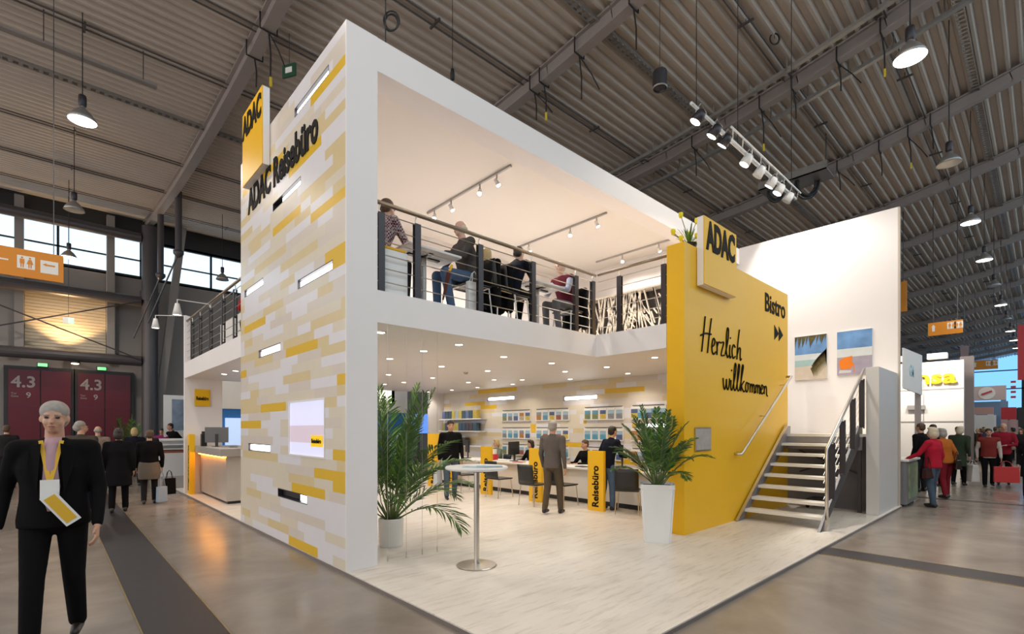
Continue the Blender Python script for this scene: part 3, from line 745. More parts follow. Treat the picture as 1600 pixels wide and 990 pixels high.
for ri, (za, zb_) in enumerate(((1.87, 2.20), (1.35, 1.68), (.86, 1.18))):
    for ci, (p, q) in enumerate(COLS):
        ya = atX(*p, XI).y; yb = atX(*q, XI).y
        row = ('top', 'middle', 'bottom')[ri]
        rk = thing('brochure_rack', 'clear brochure rack, %s in the %s row on the inner patterned wall' % (rackpos[ci], row), 'rack', (XI, (ya + yb) / 2, za), 0, 'brochure racks on the inner wall')
        hw = abs(ya - yb) / 2
        obj('back_plate', bxm(-.014, -.0005, -hw, hw, 0, zb_ - za), coverw, rk)
        obj('top_rail', bxm(-.03, -.014, -hw + .04, hw - .04, zb_ - za - .006, zb_ - za + .008), dark, rk)
        obj('shelf_lip', bxm(-.045, -.014, -hw, hw, 0, .012), plastic_w, rk)
        nb_ = 5
        for j in range(nb_):
            k_ = rnd.randrange(len(BC)); yy = (ya + yb) / 2 + hw - (j + .5) * 2 * hw / nb_
            o = dup(protos[k_], (XI - .016, yy, za + .013), label='%s travel brochure, %s in the %s rack of the %s row' % (colname[k_], n[j], n[ci], row), group='brochures in the wall racks')
for t in protos:
    for ch in list(t.children): bpy.data.objects.remove(ch)
    bpy.data.objects.remove(t)
# shelf unit with books
sh = thing('book_shelf', 'white wall shelf unit stacked with guide books at the left end of the inner wall', 'shelf', (XI - .28, 13.3, 0))
for z in (1.58, 1.98, 1.1): obj('shelf_board', bxm(0, .28, -1.15, 1.15, z - .03, z), plastic_w, sh)
bkc = [mat('book cover %d' % i, c_, .4, var=.4, scale=15) for i, c_ in enumerate([(.05, .09, .12), (.3, .28, .1), (.12, .15, .3), (.5, .4, .08), (.08, .06, .05), (.35, .4, .42)])]
bms = bxm(0, .17, -.085, .085, 0, .26)
bme = bpy.data.meshes.new('book'); bms.to_mesh(bme); bms.free()
bmeshes = []
for m_ in bkc:
    e_ = bme.copy(); e_.materials.append(m_); bmeshes.append(e_)
bcn = ['black', 'olive', 'navy', 'mustard', 'brown', 'pale grey']
ordn = ['first', 'second', 'third', 'fourth', 'fifth', 'sixth', 'seventh', 'eighth', 'ninth', 'tenth', 'eleventh', 'twelfth']
for si, z in enumerate((1.98, 1.58, 1.1)):
    for j in range(10 if si < 2 else 7):
        k_ = rnd.randrange(6); o = bpy.data.objects.new('guide_book', bmeshes[k_]); C.objects.link(o)
        o.location = (XI - .25, 14.2 - j * .19, z)
        tag(o, '%s guide book facing out, %s from the left on the %s shelf' % (bcn[k_], ordn[j], ('top', 'middle', 'lowest')[si]), 'book', 'guide books on the wall shelves')

# ------------------------------------------------------------------ ceiling downlights
px = [(609, 524), (717, 538), (662, 548), (609, 560), (787, 557), (607, 585), (690, 572), (631, 597), (601, 600), (676, 590), (762, 579), (732, 597), (772, 593), (816, 593), (706, 609), (746, 605), (801, 600), (862, 567), (883, 580), (891, 592), (948, 573), (981, 583), (1023, 558), (669, 612)]
pts = [atZ(a, b, ZC) for a, b in px]; pts[0] = Vector((3.13, 5.88, ZC)); pts += [Vector((2.9, 12.8, ZC)), Vector((2.92, 11.92, ZC)), Vector((4.4, 9.2, ZC))]
bm = lathe(NB(), [(.055, 0), (.075, -.008), (.075, 0), (.055, .012)], n=20)
ringme = bpy.data.meshes.new('trim_ring'); bm.to_mesh(ringme); bm.free(); ringme.materials.append(chrome)
bm = lathe(NB(), [(0, -.005), (.055, -.005), (.055, .0), (0, .0)], n=16); glme = bpy.data.meshes.new('bulb'); bm.to_mesh(glme); bm.free(); glme.materials.append(downg)
for i, p in enumerate(pts):
    if p.y > YE - .2: continue
    t = thing('downlight', 'small round recessed downlight in the ground floor ceiling of the stand', 'downlight', (p.x, p.y, ZC - .001), 0, 'recessed downlights in the ground floor ceiling')
    o = bpy.data.objects.new('trim_ring', ringme); C.objects.link(o); o.parent = t
    o = bpy.data.objects.new('bulb', glme); C.objects.link(o); o.parent = t
    l = bpy.data.lights.new('downlight_light', 'SPOT'); l.energy = DOWN_W * 4; l.color = (1, .91, .78); l.spot_size = R(140); l.spot_blend = .6; l.shadow_soft_size = .06
    lo = bpy.data.objects.new('downlight_light', l); C.objects.link(lo); lo.parent = t; lo.location = (0, 0, -.03)
t = thing('smoke_detector', 'tiny round smoke detector on the ground floor ceiling', 'detector', tuple(atZ(728, 581, ZC)))
obj('body', lathe(NB(), [(0, -.05), (.03, -.05), (.05, -.02), (.055, 0), (0, 0)]), galv, t); obj('base', lathe(NB(), [(.055, -.008), (.065, -.006), (.065, 0), (.055, 0)]), plastic_w, t)

# upstairs track lights
def track(x, ya, yb, spots, lb):
    t = thing('light_track', lb, 'light', (x, ya, ZCEIL))
    obj('rail', bxm(-.018, .018, 0, yb - ya, -.035, 0), galv, t)
    for i, q in enumerate(spots):
        sp = obj('spot_head', NBspot(), plastic_w, t, smooth=True, loc=(0, q, -.16)); sp.rotation_euler = (R(-20), R(25 if i % 2 else -20), 0)
        obj('bulb', lathe(NB(), [(0, -.075), (.035, -.07), (.035, -.06), (0, -.06)], n=14), downg, sp)
        obj('stem', bxm(-.01, .01, q - .01, q + .01, -.13, -.03), galv, t)
        l = bpy.data.lights.new('track_light', 'SPOT'); l.spot_size = R(165); l.spot_blend = .8; l.energy = TRACK_W * 3; l.color = (1, .92, .83); l.shadow_soft_size = .05
        lo = bpy.data.objects.new('track_light', l); C.objects.link(lo); lo.parent = t; lo.location = (0, q, -.32)
def NBspot(): return lathe(NB(), [(0, .06), (.03, .055), (.04, -.06), (.036, -.06), (.03, .03), (0, .04)], n=16)
track(5.5, 5.95, 8.4, (.35, .8, 1.65, 2.2), 'ceiling light track with bright spots over the upper floor, nearest the tower')
track(8.1, 5.95, 8.5, (.25, .95, 2.2), 'ceiling light track with three spots over the upper floor, farther from the tower')
track(10.3, 5.3, 7.9, (.8, 1.8), 'ceiling light track near the lattice screen on the upper floor')
# ------------------------------------------------------------------ lattice screen and bar upstairs
t = thing('lattice_screen', 'white branch-pattern lattice screen before a dark panel on the upper floor', 'screen', (10.25, 5.0, ZF))
obj('dark_panel', bxm(.25, .3, 0, 3.5, 0, 1.68), mat('dark brown panel', (.04, .03, .025), .5), t)
rnd = random.Random(11); bm = NB()
for i in range(64):
    y0_ = rnd.uniform(0.05, 3.45); y1_ = min(3.45, max(.05, y0_ + rnd.uniform(-.55, .55)))
    beam(bm, (.0, y0_, 0.0), (.0, y1_, 1.66), rnd.uniform(.025, .045), .03, up=Vector((1, 0, 0)))
for i in range(90):
    y0_ = rnd.uniform(.05, 3.2); z0_ = rnd.uniform(0.05, 1.3)
    beam(bm, (.0, y0_, z0_), (0, y0_ + rnd.uniform(.08, .25), z0_ + rnd.uniform(.1, .35)), .03, .028, up=Vector((1, 0, 0)))
obj('branches', bm, mat('cream lattice', (.78, .70, .58), .5), t)
obj('top_bar', bxm(-.02, .3, 0, 3.5, 1.66, 1.70), mat('cream lattice', (.8,)*3), t)
# cables holding a glass sheet at the front of the shop floor
for i, (x, y) in enumerate(((2.98, 5.42), (3.24, 5.42), (3.47, 5.42), (3.70, 5.42))):
    t = thing('tension_cable', 'thin vertical steel cable in front of the potted palm, %s from the post' % n[i], 'cable', (x, y, PZ), 0, 'vertical cables beside the corner post')
    obj('wire', tube(NB(), [(0, 0, 0), (0, 0, ZC - PZ)], .0022, n=5), chrome, t); obj('clamp', tube(NB(), [(0, 0, 0), (0, 0, .07)], .007, n=8), chrome, t)

# ------------------------------------------------------------------ palms
def leaf_blade(bm, a, d, up, L, w_, mi):
    s_ = d.cross(up); 
    if s_.length < 1e-4: return
    s_.normalize()
    p0 = a; p1 = a + d * L * .35 + s_ * w_ ; p2 = a + d * L * .35 - s_ * w_; p3 = a + d * L * .75 + s_ * w_ * .6 - Vector((0, 0, L * .08)); p4 = a + d * L * .75 - s_ * w_ * .6 - Vector((0, 0, L * .08)); p5 = a + d * L - Vector((0, 0, L * .2))
    k_ = -up * w_ * .5
    v = [bm.verts.new(q) for q in (p0, p1, p2, p3, p4, p5, a + d * L * .35 + k_, a + d * L * .75 - Vector((0, 0, L * .08)) + k_)]
    for f in ((0, 1, 6), (0, 6, 2), (1, 3, 7, 6), (6, 7, 4, 2), (3, 5, 7), (7, 5, 4)):
        q = bm.faces.new([v[i] for i in f]); q.material_index = mi
def frond(bmL, bmS, base, az, el, L, droop, ll, rnd, nl=26):
    p = Vector(base); d = Vector((math.cos(az) * math.cos(el), math.sin(az) * math.cos(el), math.sin(el))); pts_ = [p.copy()]; ns = 14
    for i in range(ns):
        d = (d + Vector((0, 0, -droop / ns * (i / ns) * 2.2))).normalized(); p = p + d * (L / ns); pts_.append(p.copy())
    tube(bmS, pts_, 0, n=5, rads=[.011 * (1 - .8 * i / ns) * (L ** .5) for i in range(ns + 1)])
    for i in range(nl):
        t_ = .28 + .72 * i / (nl - 1); f_ = t_ * ns; i0 = min(int(f_), ns - 1); q = pts_[i0].lerp(pts_[i0 + 1], f_ - i0)
        dd = (pts_[i0 + 1] - pts_[i0]).normalized(); side = dd.cross(Vector((0, 0, 1))).normalized(); up = side.cross(dd)
        l_ = ll * (math.sin(PI * (.18 + .74 * (t_ - .28) / .72)) * .9 + .12)
        for s_ in (-1, 1):
            dr = (dd * rnd.uniform(.75, 1.0) + side * s_ * rnd.uniform(.55, .85) + up * rnd.uniform(.0, .25)).normalized()
            leaf_blade(bmL, q, dr, up, l_ * rnd.uniform(.85, 1.15), .009 + .004 * L, 0 if rnd.random() < .72 else 1)
def palm(parent, z0, H_, spread, seed, nf, clamp=None):
    rnd = random.Random(seed); L_ = NB(); S_ = NB()
    for i in range(nf):
        az = i * 2.399 + rnd.uniform(-.3, .3); f_ = i / (nf - 1)
        el = R(84 - 50 * (1 - f_) if False else 86 - (52 if H_ > 1.5 else 42) * f_ + rnd.uniform(-6, 6)); L = H_ * (1.05 - .42 * f_) * rnd.uniform(.92, 1.06)
        r0 = .02 + .05 * rnd.random()
        frond(L_, S_, (math.cos(az) * r0, math.sin(az) * r0, z0), az, el, L, .55 + 1.0 * f_ * (1 if rnd.random() < .8 else .6), spread, rnd)
    if clamp:
        M = Matrix.Translation(parent.location) @ Matrix.Rotation(parent.rotation_euler.z, 4, 'Z'); Mi = M.inverted()
        for B_ in (L_, S_):
            for v in B_.verts: v.co = Mi @ clamp(M @ v.co)
    obj('foliage', L_, [leaf, leafl], parent); obj('stems', S_, stemm, parent)
t = thing('potted_palm', 'tall bushy potted palm in a round white pot beside the corner post', 'plant', (3.42, 6.12, PZ))
obj('pot', lathe(NB(), [(0, .0), (.150, .0), (.158, .02), (.172, .37), (.165, .385), (.155, .38), (.15, .34), (0, .34)], n=36), plastic_w, t, smooth=False)
obj('soil', lathe(NB(), [(0, .345), (.15, .342), (.15, .33), (0, .33)], n=24), soil, t)
def clamp1(p):
    if p.x < 3.25: p.x = 3.25 - (3.25 - p.x) * .38 if 3.25 - (3.25 - p.x) * .38 > 2.84 else 2.84 + .01 * abs(math.sin(p.z * 40))
    if p.z > 2.84: p.z = 2.84
    return p
palm(t, .34, 1.85, .36, 4, 24, clamp1)
t = thing('potted_palm', 'smaller potted palm in a tall square tapered white planter by the yellow wall', 'plant', (6.40, 3.82, PZ), R(33))
def taper(bm, s0_, s1_, z0, z1, nseg=1):
    a = [bm.verts.new((sx * s0_, sy * s0_, z0)) for sx, sy in ((-1, -1), (1, -1), (1, 1), (-1, 1))]; b = [bm.verts.new((sx * s1_, sy * s1_, z1)) for sx, sy in ((-1, -1), (1, -1), (1, 1), (-1, 1))]
    fs = [bm.faces.new(a[::-1])]
    for k_ in range(4): fs.append(bm.faces.new((a[k_], a[(k_+1) % 4], b[(k_+1) % 4], b[k_])))
    top_ = bm.faces.new(b); r_ = bmesh.ops.inset_individual(bm, faces=[top_], thickness=.025)
    bmesh.ops.translate(bm, verts=list(top_.verts), vec=(0, 0, -.06))
    return bm
bm = taper(NB(), .185, .235, 0, .82); es = [e for e in bm.edges if abs(e.verts[0].co.z - e.verts[1].co.z) > .5]; bmesh.ops.bevel(bm, geom=es, offset=.03, segments=3, affect='EDGES')
obj('planter', bm, plastic_w, t); obj('soil', bxm(-.19, .19, -.19, .19, .765, .785), soil, t)
def clamp2(p):
    if p.y > 3.6 and p.x > 6.9: p.y = 3.6 + (p.y - 3.6) * .2
    if p.x > 6.75 and p.y > 3.66: p.x = 6.75 + (p.x - 6.75) * .3
    if p.x > 6.96 and p.y > 3.68: p.y = 3.67
    return p
palm(t, .78, 1.14, .20, 9, 21, clamp2)
# yellow flowers on top of the yellow wall
t = thing('flower_arrangement', 'loose arrangement of yellow flowers and leaves on top of the yellow wall', 'plant', (7.40, 3.85, PZ + 4.42))
obj('bowl', lathe(NB(), [(0, 0), (.09, 0), (.13, .1), (.12, .1), (0, .08)]), dark, t)
rnd = random.Random(5); bl = NB(); bs = NB()
for i in range(38):
    az = rnd.uniform(0, 2 * PI); el = rnd.uniform(.5, 1.4); d = Vector((math.cos(az) * math.cos(el), math.sin(az) * math.cos(el), math.sin(el)))
    leaf_blade(bl, Vector((0, 0, .08)) + d * rnd.uniform(0, .12), d, Vector((0, 0, 1)), rnd.uniform(.15, .34), .014, rnd.randrange(2))
fl = [(-.22, .02, .50), (.16, -.05, .50), (-.40, .05, .20), (-.36, -.06, .08), (.06, -.1, .22), (.1, .05, .3)]
for q in fl: tube(bs, [(0, 0, .06), (q[0] * .4, q[1] * .4, q[2] * .6), q], .006, n=5)
obj('leaves', bl, [leaf, leafl], t); obj('stems', bs, stemm, t)
for q in fl:
    b_ = NB(); ell(b_, q, (.032, .032, .045), u=10, v=8)
    for k_ in range(5):
        a_ = k_ * 2 * PI / 5; ell(b_, Vector(q) + Vector((math.cos(a_) * .022, math.sin(a_) * .022, .015)), (.016, .016, .035), u=8, v=6)
    obj('blossom', b_, mat('yellow blossom', (.85, .7, .0), .5, emit=None), t, smooth=True)

# ------------------------------------------------------------------ bar table and leaflets
t = thing('bar_table', 'round white-topped bar table on a steel column standing on the open platform', 'table', (3.66, 4.55, PZ))
obj('table_top', lathe(NB(), [(0, 1.125), (.34, 1.125), (.365, 1.135), (.37, 1.15), (.36, 1.165), (0, 1.165)], n=48), plastic_w, t)
obj('top_plate', lathe(NB(), [(0, 1.10), (.12, 1.10), (.12, 1.125), (0, 1.125)], n=24), dark, t)
obj('column', lathe(NB(), [(0, .02), (.032, .02), (.032, 1.10), (0, 1.10)], n=24), chrome, t, smooth=False)
obj('base_plate', lathe(NB(), [(0, 0), (.232, 0), (.236, .008), (.23, .016), (.05, .028), (0, .028)], n=48), chrome, t)
for i, (dx, dy, rz, m_, lb) in enumerate(((-.08, -.12, .5, 'blue', 'pale blue leaflet lying nearest the edge of the bar table'), (.02, .0, .2, 'white', 'white leaflet lying in the middle of the bar table'), (.06, -.16, .9, 'blue', 'pale blue leaflet lying at the right on the bar table'))):
    o = tag(obj('leaflet', bxm(-.105, .105, -.15, .15, 0, .003), mat('leaflet ' + m_, (.35, .5, .6) if m_ == 'blue' else (.8, .8, .78), .4, var=.3, scale=9)), lb, 'leaflet')
    o.location = (3.66 + dx, 4.55 + dy, PZ + 1.166 + .003 * i); o.rotation_euler = (0, 0, rz)

# ------------------------------------------------------------------ desks, pillars, chairs inside
deskw = mat('white desk laminate', (.74, .70, .66), .35, var=.02)
names_d = ['nearest the yellow wall', 'second from the yellow wall', 'third from the yellow wall', 'farthest from the yellow wall']
for i, (ya, yb) in enumerate(((4.55, 6.35), (6.4, 8.2), (8.25, 10.4), (10.45, 12.2))):
    t = thing('service_desk', 'long white travel desk, %s' % names_d[i], 'desk', (8.3, ya, PZ), 0, None)
    L = yb - ya
    obj('desk_top', bxm(0, .85, 0, L, .73, .77, bev=.005), plastic_w, t); obj('front_panel', bxm(.12, .15, .04, L - .04, .10, .73), deskw, t)
    obj('side_panel', bxm(.10, .8, 0.0, .03, 0, .73), deskw, t); obj('side_panel', bxm(.10, .8, L - .03, L, 0, .73), deskw, t); obj('plinth', bxm(.16, .2, .04, L - .04, 0, .10), black, t)
pd = [((7.80, 6.0), 'nearest, at the first desk', .38, 1.17), ((7.80, 7.65), 'second, beside the chairs', .38, 1.17), ((7.80, 9.35), 'third, behind the bar table', .38, 1.17), ((8.1, 11.3), 'fourth, partly behind the man in black', .38, 1.17), ((7.80, 11.65), 'farthest and tallest, right of the round-pot palm', .50, 1.47)]
for i, ((x, y), lb, w_, h_) in enumerate(pd):
    t = thing('sign_pillar', 'yellow upright pillar lettered Reisebüro, %s' % lb, 'pillar', (x, y, PZ), 0, None)
    obj('board', bxm(0, .07, -w_/2, w_/2, 0, h_), yellow, t)
    wall_text('Reisebüro', .15, ink, t, (-.003, -.02 - .05, .08), 'X', bold=.025, roll=R(90), width=.80)
def make_chair():
    t = thing('chair', '', 'chair')
    s_ = NB(); box(s_, -.22, .23, -.22, .22, .43, .455, bev=.01); obj('seat', s_, black, t)
    b_ = NB(); nn = 6; g_ = [[b_.verts.new((-.22 - .05 * (k2 / 5) - .02 * math.cos((k1 - 3) / 3 * PI / 2) + d, (k1 - 3) / 3 * .215, .46 + .40 * k2 / 5)) for k1 in range(7) for k2 in range(6)] for d in (0, -.014)]
    for q in range(6):
        for w2 in range(5):
            a_ = q * 6 + w2; b_.faces.new([g_[0][z] for z in (a_, a_ + 6, a_ + 7, a_ + 1)]); b_.faces.new([g_[1][z] for z in (a_, a_ + 1, a_ + 7, a_ + 6)])
    rim = [q for q in range(0, 6)] + [q * 6 + 5 for q in range(1, 7)] + [36 + q for q in range(4, -1, -1)] + [q * 6 for q in range(5, 0, -1)]
    for a_, c_ in zip(rim, rim[1:] + rim[:1]): b_.faces.new((g_[0][a_], g_[0][c_], g_[1][c_], g_[1][a_]))
    obj('backrest', b_, black, t, smooth=True)
    for sx, sy in ((-1, -1), (-1, 1), (1, -1), (1, 1)): obj('leg', tube(NB(), [(sx * .19, sy * .19, .43), (sx * .23, sy * .22, 0)], .011, n=8), chrome, t)
    obj('frame_rail', tube(NB(), [(-.19, -.19, .425), (.19, -.19, .425), (.19, .19, .425), (-.19, .19, .425), (-.19, -.19, .425)], .010, n=6), chrome, t)
    return t
ch0 = make_chair()
CH = [(7.95, 5.33, .5, 'black chair with chrome legs facing away, beside the square planter'), (7.95, 6.75, 0, 'black chair with chrome legs behind the man in grey'), (7.95, 7.62 - .55 + .1, 0, None), (7.72, 8.55, -.15, 'black chair with chrome legs just right of the bar table top'), (7.75, 7.35, .1, None), (7.75, 10.3, -.2, 'black chair with chrome legs behind the bar table, left of the third yellow pillar'), (8.0, 12.2, .2, 'black chair with chrome legs behind the man in black')]
CH = [(8.05, 5.42, .5, 'black chair with chrome legs facing away beside the square planter'), (7.85, 6.88, 0, 'black chair with chrome legs behind the man in grey'), (7.62, 7.72, .05, 'black chair with chrome legs at the second yellow pillar'),
      (7.72, 8.75, 0, 'black chair with chrome legs just right of the bar table top'), (7.75, 10.1, -.2, 'black chair with chrome legs seen behind the bar table top')]
CH[2] = (7.45, 7.35, .05, CH[2][3])
for i, (x, y, rz, lb) in enumerate(CH): dup(ch0, (x, y, PZ), rz, lb, 'black chairs at the travel desks')
# staff chairs (behind desks)
SCH = [(9.62, 6.35), (9.55, 7.72), (9.6, 8.75)]
# monitors
def make_monitor():
    t = thing('monitor', '', 'monitor')
    obj('screen_panel', bxm(-.02, .02, -.27, .27, .16, .50, bev=.006), black, t); obj('stand_neck', bxm(.0, .03, -.03, .03, .02, .3), dark, t); obj('stand_foot', lathe(NB(), [(0, 0), (.12, 0), (.12, .012), (0, .02)], n=20), dark, t)
    return t
mo = make_monitor()
ZD = PZ + .77
for x, y, rz, lb in ((8.85, 6.12, -.9, 'black monitor seen from behind on the desk nearest the planter'), (8.8, 7.9, -.3, 'black monitor on the second desk behind the man in grey'), (8.8, 9.4, -1.25, 'black monitor turned edge-on on the third desk'), (8.75, 11.3, -.5, 'black monitor on the farthest desk behind the man in black')):
    dup(mo, (x, y, ZD), rz, lb, 'monitors on the travel desks')
for o in list(mo.children): bpy.data.objects.remove(o)
bpy.data.objects.remove(mo)
# desk clutter
pap = [(8.55, 5.0, .1, (.8, .78, .74), 'white paper stack on the desk beside the planter'), (8.5, 5.45, .5, (.75, .6, .1), 'yellow folder on the desk beside the planter'), (8.5, 6.1, .2, (.5, .1, .08), 'red leaflet on the desk near the first pillar'), (8.5, 6.9, -.2, (.05, .05, .05), 'black folder on the second desk'), (8.5, 8.9, .3, (.45, .12, .08), 'reddish brochure pile on the third desk'), (8.6, 9.7, 0, (.8, .78, .75), 'white papers on the third desk')]
for x, y, rz, c_, lb in pap:
    o = thing('paper_stack', lb, 'paper', (x, y, ZD), rz)
    for k_ in range(3): obj('sheet', bxm(-.1 + .01 * k_, .1 + .01 * k_, -.14, .14, .006 * k_, .006 * k_ + .005), mat('paper %s' % lb[:9], c_, .5, var=.2), o)
t = thing('leaflet_holder', 'red and white leaflet box on the third desk', 'holder', (8.62, 10.1, ZD), .2)
obj('box_body', bxm(-.08, .08, -.17, .17, 0, .16), red, t); obj('leaflets', bxm(-.05, .05, -.15, .15, .16, .29), coverw, t)

# ------------------------------------------------------------------ reception counter on the left side
t = thing('reception_counter', 'grey reception counter glowing orange under its top on the left side of the stand', 'counter', (2.58, 11.68, PZ))
obj('counter_top', bxm(0, .95, 0, 2.72, 1.02, 1.18, bev=.004), greyp, t)
obj('counter_body', bxm(.14, .9, .14, 2.66, .06, 1.02), mat('streaky grey laminate', (.50, .45, .40), .3, .1, var=.25, scale=2), t)
obj('plinth', bxm(.18, .86, .18, 2.6, 0, .06), black, t)
obj('light_strip', bxm(.09, .12, .2, 2.6, .985, 1.01), glowo, t)
t = thing('sign_pillar', 'thin tall yellow pillar at the left end of the reception counter', 'pillar', (2.47, 14.2, PZ))
obj('board', bxm(-.0, .11, -.02, .25, 0, 1.47), yellow, t); wall_text('Mitgliederservice', .07, ink, t, (-.003, .10, .1), 'X', bold=.02, roll=R(90), width=1.1)
t = thing('wall_sign', 'square yellow sign hanging on the white end wall above the reception counter', 'sign', (2.8, YE - .13, 2.22))
obj('panel', bxm(-.165, .165, -.03, 0, 0, .42), yellow, t); wall_text('Reisebüro', .09, ink, t, (-.135, -.033, .15), 'Y', bold=.03, width=.27)
ZR = PZ + 1.18
t = thing('monitor', 'grey computer monitor turned sideways on the reception counter', 'monitor', (2.86, 13.3, ZR), R(250))
obj('screen_panel', bxm(-.02, .02, -.24, .24, .10, .46, bev=.005), mat('monitor grey', (.12, .12, .125), .3), t); obj('stand_neck', bxm(0, .03, -.03, .03, 0, .3), dark, t); obj('stand_foot', lathe(NB(), [(0, 0), (.11, 0), (.11, .01), (0, .015)]), dark, t)
t = thing('card_terminal', 'small black device standing left of the monitor on the reception counter', 'terminal', (2.72, 13.95, ZR))
obj('body', bxm(-.06, .06, -.06, .06, 0, .30, bev=.01), black, t); obj('top_cap', bxm(-.04, .04, -.04, .04, .30, .36), dark, t)
t = thing('keyboard', 'flat grey keyboard lying near the corner of the reception counter', 'keyboard', (2.95, 12.6, ZR), .2)
obj('case', bxm(-.1, .1, -.22, .22, 0, .02), greyp, t); obj('keys', bxm(-.085, .085, -.2, .2, .02, .03), mat('key grey', (.2, .2, .2), .6, var=.5, scale=60), t)
t = thing('paper_stack', 'white papers lying at the right end of the reception counter top', 'paper', (3.25, 12.1, ZR), .1)
for k_ in range(3): obj('sheet', bxm(-.14, .14, -.1 + .01 * k_, .1, .006 * k_, .006 * k_ + .005), coverw, t)

# ------------------------------------------------------------------ booths behind the stand (seen through the openings)
t = thing('neighbour_booth', 'white neighbouring booth with a blue picture wall behind the stand', 'booth', (3.4, 18.2, 0))
obj('back_wall', bxm(0, 7.5, 0, .12, 0, 2.3), mat('blue picture wall', (.03, .20, .55), .5, var=.15), t)
obj('top_fascia', bxm(0, 7.5, -.05, .12, 2.3, 3.3), signw, t)
obj('lit_screen', bxm(.75, 2.1, -.06, -.0, 1.0, 2.0), mat('pale sky screen', (.4, .5, .7), .3, emit=(.45, .6, .85), es=.9), t)
for x in (3.2, 4.4, 5.6):
    o = obj('light_box', bxm(x, x + 1.05, -.25, -.05, 2.68, 3.5), emis('light box glow', (1, .93, .82), 1.3), t); 
obj('light_box_frame', bxm(3.0, 6.9, -.05, .0, 2.62, 3.55), dark, t)
t = thing('wall_screen', 'bright blue screen on a post behind the fronds of the tall palm', 'screen', (9.2, 14.3, PZ), 0)
obj('display', bxm(-.5, .15, -.04, .0, 1.45, 2.1), blueg, t); obj('bezel', bxm(-.52, .17, .0, .04, 1.43, 2.12), dark, t); obj('post', bxm(-.2, -.14, .0, .05, 0, 1.5), dark, t); obj('foot', bxm(-.4, .06, -.12, .15, 0, .02), dark, t)
t = thing('literature_stand', 'low white display counter with brochures beyond the left end of the stand', 'counter', (2.55, 20.7, 0))
obj('body', bxm(0, 1.9, 0, .6, 0, .8), plastic_w, t); 
for z in (.95, 1.1, 1.25): obj('tier', bxm(0, 1.9, .1 + (z - .95), .6 + (z - .95) * .2, z - .03, z), plastic_w, t)
obj('back_riser', bxm(0, 1.9, .62, .68, .8, 1.3), plastic_w, t); obj('brochures', bxm(.1, 1.8, .15, .5, .8, .9), BC[4], t)
t = thing('poster_stand', 'tall white framed poster panel with a bluish picture behind the display counter', 'panel', (3.55, 22.2, 0))
obj('frame', bxm(-.5, .5, 0, .08, 0, 2.9), plastic_w, t); obj('poster', bxm(-.25, .45, -.02, 0, 1.6, 2.75), mat('blue poster', (.25, .32, .42), .4, var=.7, scale=3), t)
t = thing('potted_palm', 'small leafy palm standing far behind the people in the left aisle', 'plant', (1.95, 21.5, 0)); obj('pot', lathe(NB(), [(0, 0), (.2, 0), (.24, .5), (0, .5)]), dark, t); palm(t, .5, 1.5, .3, 12, 14)

# ------------------------------------------------------------------ hanging signs
def pict(t, x, z, s_, kind, yy=-.012, m1=None):
    obj('pictogram_panel', bxm(x, x + s_, yy - .004, yy, z, z + s_), signw, t)
    b_ = NB(); y_ = yy - .006
    if kind == 'wc':
        for q, dress in ((.28, 0), (.72, 1)):
            cx_ = x + s_ * q; 
            b2 = [(cx_ + math.cos(k_ * PI / 6) * s_ * .07, y_, z + s_ * .84 + math.sin(k_ * PI / 6) * s_ * .07) for k_ in range(12)]; prism(b_, b2, (0, .003, 0))
            w1, w2 = (.13, .13) if not dress else (.08, .19)
            prism(b_, [(cx_ - s_ * w1, y_, z + s_ * .74), (cx_ + s_ * w1, y_, z + s_ * .74), (cx_ + s_ * w2, y_, z + s_ * .38), (cx_ - s_ * w2, y_, z + s_ * .38)], (0, .003, 0))
            for q2 in (-1, 1): prism(b_, [(cx_ + q2 * s_ * .02, y_, z + s_ * .38), (cx_ + q2 * s_ * .10, y_, z + s_ * .38), (cx_ + q2 * s_ * .09, y_, z + s_ * .08), (cx_ + q2 * s_ * .03, y_, z + s_ * .08)], (0, .003, 0))
    obj('pictogram', b_, m1 or orange, t)
def arrow(t, pts_, yy, m_):
    o = obj('arrow', prism(NB(), [(a, yy, b) for a, b in pts_], (0, .004, 0)), m_, t)
t = thing('hanging_sign', 'orange hanging sign with toilet pictograms and arrows at the left edge', 'sign', (-.36, 14.0, 4.70))
obj('panel', bxm(-.9, .55, 0, .05, 0, .56), orange, t)
pict(t, -.14, .17, .26, 'wc', -.0)
obj('pictogram_panel', bxm(.20, .47, -.004, 0, .14, .40), signw, t)
arrow(t, [(.23, .315), (.29, .345), (.29, .325), (.42, .325), (.42, .295), (.29, .295), (.29, .285)], -.008, orange)
arrow(t, [(-.62, .30), (-.5, .36), (-.5, .315), (-.26, .315), (-.26, .285), (-.5, .285), (-.5, .24)], -.004, signw)
obj('hanger', beam(NB(), (-.5, .025, .56), (-.5, .025, roofz(14) - 4.22), .015, .015), dsteel, t); obj('hanger', beam(NB(), (.4, .025, .56), (.4, .025, roofz(14) - 4.22), .015, .015), dsteel, t)
